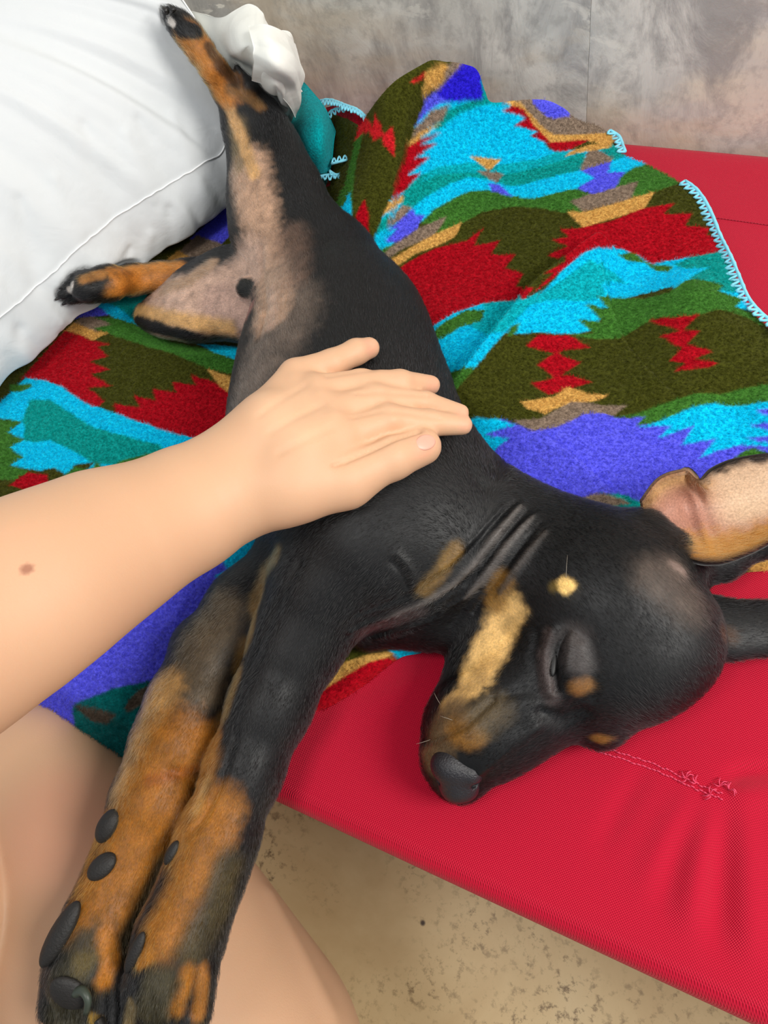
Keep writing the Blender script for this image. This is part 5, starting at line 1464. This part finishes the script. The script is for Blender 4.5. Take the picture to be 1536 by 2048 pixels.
# the hand: wrist block, metacarpals, fingers
Z = {}
wrT = nz(452, 935, 58, .146); wrM = nz(470, 975, 70, .142); wrB = nz(500, 1008, 48, .136)
kn = {'little': onb(592, 752, 34, .004), 'ring': onb(632, 785, 36, .007), 'middle': onb(660, 828, 38, .009), 'index': onb(672, 880, 40, .008)}
S.cone(wrT, kn['little'], .012).cone(wrM, kn['ring'], .014).cone(wrM, kn['middle'], .014).cone(wrM, kn['index'], .014)
S.cone(wrB, nz(588, 968, 62, .141), .014).cone(nz(588, 968, 62, .141), kn['index'], .012)
S.cone(nz(540, 870, 56, .152), nz(600, 900, 56, .150), .014).cone(wrT, nz(540, 850, 58, .150), .014)
S.chain([kn['little'], onb(664, 727, 28, .002), onb(712, 704, 25.5, .001), onb(738, 696, 21.5, 0)], .0030)
S.chain([kn['ring'], onb(722, 769, 30, .002), onb(800, 766, 26, .001), onb(861, 770, 19.5, -.001)], .0030)
tipm = onb(850, 806, 23, .0)
S.chain([kn['middle'], onb(752, 799, 31, .0025), tipm, nz(921, 825, 17, .113)], .0030)
S.chain([kn['index'], onb(775, 842, 34, .002), onb(858, 846, 27, .002), nz(925, 850, 20, .112)], .0030)
S.chain([nz(588, 968, 62, .141), onb(690, 957, 50, .0), onb(785, 917, 43, -.001), onb(846, 893, 37, -.002)], .0035)
S.cone(nz(565, 982, 58, .139), onb(690, 962, 44, 0), .016)
# thigh (knee at the upper left), folded shin beyond it
K = nz(72, 1582, 186, -.056)
TH = [K, nz(160, 1695, 204, -.066), nz(228, 1832, 252, -.086), nz(300, 1990, 288, -.112), nz(400, 2190, 318, -.14)]
S.chain(TH, .02)
hip = (np.array([-.06, -.40, .30]), .105)
S.cone(TH[-1], hip, .03)
S.cone(nz(-10, 1630, 128, -.032), nz(-150, 1850, 190, .006), .0025)
calf_end = (np.array([-.40, -.42, .26]), .045)
S.cone(nz(-150, 1850, 190, .006), calf_end, .006)
# trunk, out of the picture
chest = (np.array([-.24, -.42, .70]), .105)
S.cone(hip, (np.array([-.22, -.44, .33]), .11), .04).cone((np.array([-.14, -.42, .36]), .12), chest, .05, 1.0)
S.cone(chest, shoulder, .04).cone(chest, (np.array([-.12, -.50, .79]), .058), .04)
pv, pf = S.mesh(0.0017)
bvh_p = bvh_of(pv, pf); pn = normals(pv, pf)
PREL = [(-.0028, 7, [(666, 932, .4), (690, 922, .8), (740, 900), (790, 876), (836, 862)]), (-.0012, 6, [(705, 788, .4), (760, 784), (820, 788), (860, 792, .5)]), (-.0012, 6, [(700, 838, .4), (760, 822), (820, 826), (880, 838, .5)]), (-.0010, 7, [(690, 772), (740, 784), (800, 783)][:0] or [(655, 752), (720, 742), (760, 738)]),
        (.0010, 16, [(590, 752)]), (.0010, 16, [(640, 785)]), (.0011, 17, [(668, 828)]), (.0009, 14, [(735, 768)]), (.0009, 14, [(762, 798)]), (.0009, 15, [(788, 838)]),
        (-.0008, 8, [(612, 770), (560, 800), (520, 830)]), (-.0008, 8, [(648, 808), (590, 835), (540, 865)]), (-.0009, 9, [(664, 856), (610, 880), (560, 905)]),
        (.0020, 30, [(540, 1790), (600, 1900), (660, 2020)])]
pd = np.zeros(len(pv))
for h, w, pl in PREL:
    P, mp = stroke_points(bvh_p, pl, 4)
    if len(P): pd += h * np.exp(-np.minimum(stroke_dist(pv, P, mp * w), 9) ** 2)
pv2 = pv + pn * pd[:, None]
SKIN = (212, 169, 134)
PPAINT = [((232, 160, 132), 26, .9, .5, [(846, 892)]), ((232, 162, 136), 18, .9, .4, [(742, 694)]), ((232, 162, 136), 17, .9, .4, [(866, 768)]), ((232, 162, 136), 15, .9, .4, [(925, 825)]), ((232, 162, 136), 16, .9, .4, [(932, 850)]),
          ((118, 66, 44), 10, .7, .9, [(50, 1140), (56, 1137)]), ((226, 164, 132), 90, .9, .25, [(60, 1130)]), ((222, 156, 128), 120, .9, .5, [(130, 1650)]), 
          ((228, 186, 150), 60, .9, .5, [(560, 800), (600, 840)]), ((214, 140, 120), 40, .9, .6, [(345, 1760), (330, 1820)])]
pc = np.tile(lin(SKIN), (len(pv), 1))
for colr, r, soft, stg, pl in PPAINT:
    P, mp = stroke_points(bvh_p, pl, max(4, r * .3))
    if len(P) == 0: continue
    k = stroke_dist(pv, P, mp * r); w = (stg * (1 - sstep(1 - soft * .6, 1 + soft * .6, k)))[:, None]
    pc = pc * (1 - w) + lin(colr) * w
ix = near(pv2, D); pv2[ix] = yield_to(pv2[ix], -pn[ix], D.sdf, 0.0006, 6)
mesh_obj('body', pv2, pf, M_skin, person, pc)
bvh_p = bvh_of(pv2, pf)


def nail(px, py, rx, ry, ang):
    h = hit(bvh_p, px, py)
    if h is None: return
    p, n = h; n /= np.linalg.norm(n); dpt = -(ROT.T @ (p - CAM))[2] / FPX
    a = math.radians(ang); ax = ROT @ np.array([math.cos(a), -math.sin(a), 0]); ax -= n * (ax @ n); ax /= np.linalg.norm(ax); t = np.cross(n, ax)
    V, F = ellipsoid(p - n * .0006, np.stack([ax, t, n], 1), (rx * dpt, ry * dpt, .0011)); mesh_obj('fingernail', V, F, M_nail, person)


M_nail = plain('nail', (222, 164, 142), 0.4)
nail(852, 884, 24, 16, -25 + 360)
# clothes of the part of the person that lies outside the picture
T_ = Body()
T_.cone((np.array([-.14, -.42, .38]), .132), (chest[0], chest[1] + .012), .05).cone((chest[0], .117), (shoulder[0], .070), .04).cone((chest[0], .117), (np.array([-.12, -.50, .79]), .070), .04)
T_.cone((shoulder[0], .070), (shoulder[0] * .65 + elbow[0] * .35, .068), .02)
tv, tf = T_.mesh(.005); mesh_obj('t_shirt', tv, tf, plain('grey_cotton', (120, 124, 132), .9), person)
T_ = Body(); T_.cone(hip and (hip[0], .125), (np.array([-.22, -.44, .33]), .128), .04).cone((hip[0], .122), (TH[-1][0] * .45 + hip[0] * .55, .122), .03)
tv, tf = T_.mesh(.005); mesh_obj('shorts', tv, tf, plain('dark_cotton', (50, 54, 66), .9), person)
# ------------------------------------------------------------------ things yield to what lies on them
v = CLOTH['v']; ix = near(v, D)
dwn = np.tile([0, 0, -1.0], (len(ix), 1))
w = yield_to(v[ix], dwn, D.sdf, 0.0025, 10)
flo = BED + canvas_h(w[:, :2]) * sstep(0, 0.03, w[:, 1] - CY0) + 0.0004
w[:, 2] = np.maximum(w[:, 2], np.minimum(flo, v[ix][:, 2])); v[ix] = w
inr = in_poly(v[:, :2], (cenP[:2] + (ring[:, :2] - cenP[:2]) * 1.02))
v[:, 2] = np.where(inr, np.minimum(v[:, 2], BED + PIL_Z - 0.002), v[:, 2])


def grad(sdf, p, h=5e-4):
    g_ = np.stack([sdf(p + np.eye(3)[k] * h) - sdf(p - np.eye(3)[k] * h) for k in range(3)], 1)
    return g_ / np.maximum(np.linalg.norm(g_, axis=1, keepdims=True), 1e-9)


def slip(v, sdf, gap, steps=6):
    """move points out of a body by the shortest way"""
    for _ in range(steps):
        d_ = sdf(v); m_ = d_ < gap
        if not m_.any(): break
        v[m_] += grad(sdf, v[m_]) * (gap - d_[m_])[:, None] * 1.02
    return v


ix = near(v, S); v[ix] = slip(v[ix].copy(), S.sdf, 0.0015)
mesh_obj('cloth', v, CLOTH['f'], M_fleece, blanket, CLOTH['c'])
# the raised nap of the fleece
nv_c = normals(v, CLOTH['f'])
pix = (v - CAM) @ ROT; pxx = 768 - pix[:, 0] / pix[:, 2] * FPX; pyy = 1024 + pix[:, 1] / pix[:, 2] * FPX
hidden = np.zeros(len(v), bool); ix = near(v, D, .0); hidden[ix] = D.sdf(v[ix] + [0, 0, .012]) < .004
kp = ((pxx > -150) & (pxx < 1690) & (pyy < 1650) & (pyy > 60) & ~hidden & (best > .002)).astype(float)
M_nap = bpy.data.materials.new('fleece_nap'); M_nap.use_nodes = True
_N = NT(M_nap.node_tree); _b = M_nap.node_tree.nodes['Principled BSDF']; _N.l(_N.attr(), _b.inputs['Base Color']); _b.inputs['Roughness'].default_value = .9; _b.inputs['Specular IOR Level'].default_value = .1
fur('nap', v, CLOTH['f'], nv_c, CLOTH['c'], RNG.normal(0, 1, v.shape), blanket, M_nap, 0.9e6, 0.0024, keep=kp, seed=9, lift=.8, rad=9e-5, vary=(.86, 1.2))
v = PILLOW['v']; ix = near(v, D, .01)
inw = np.column_stack([cenP[:2] - v[:, :2], np.full(len(v), -.12)]); inw[:, :2] /= np.maximum(np.linalg.norm(inw[:, :2], axis=1, keepdims=True), 1e-6) * 1.0
inw /= np.linalg.norm(inw, axis=1, keepdims=True)
v[ix] = yield_to(v[ix], inw[ix], D.sdf, 0.0036, 16)
v[:, 2] = np.maximum(v[:, 2], BED + PIL_Z)
mesh_obj('pillowcase', v, PILLOW['f'], M_cotton, pillow)
for o in SHEETS + [PIPING]:
    me = o.data; v = np.empty(len(me.vertices) * 3, np.float32); me.vertices.foreach_get('co', v); v = v.reshape(-1, 3).astype(float)
    ix = near(v, D, .01)
    if len(ix):
        aw = v[ix] - CAM; aw /= np.linalg.norm(aw, axis=1, keepdims=True)
        v[ix] = yield_to(v[ix], aw, D.sdf, 0.0050, 24); me.vertices.foreach_set('co', v.astype(np.float32).ravel()); me.update()
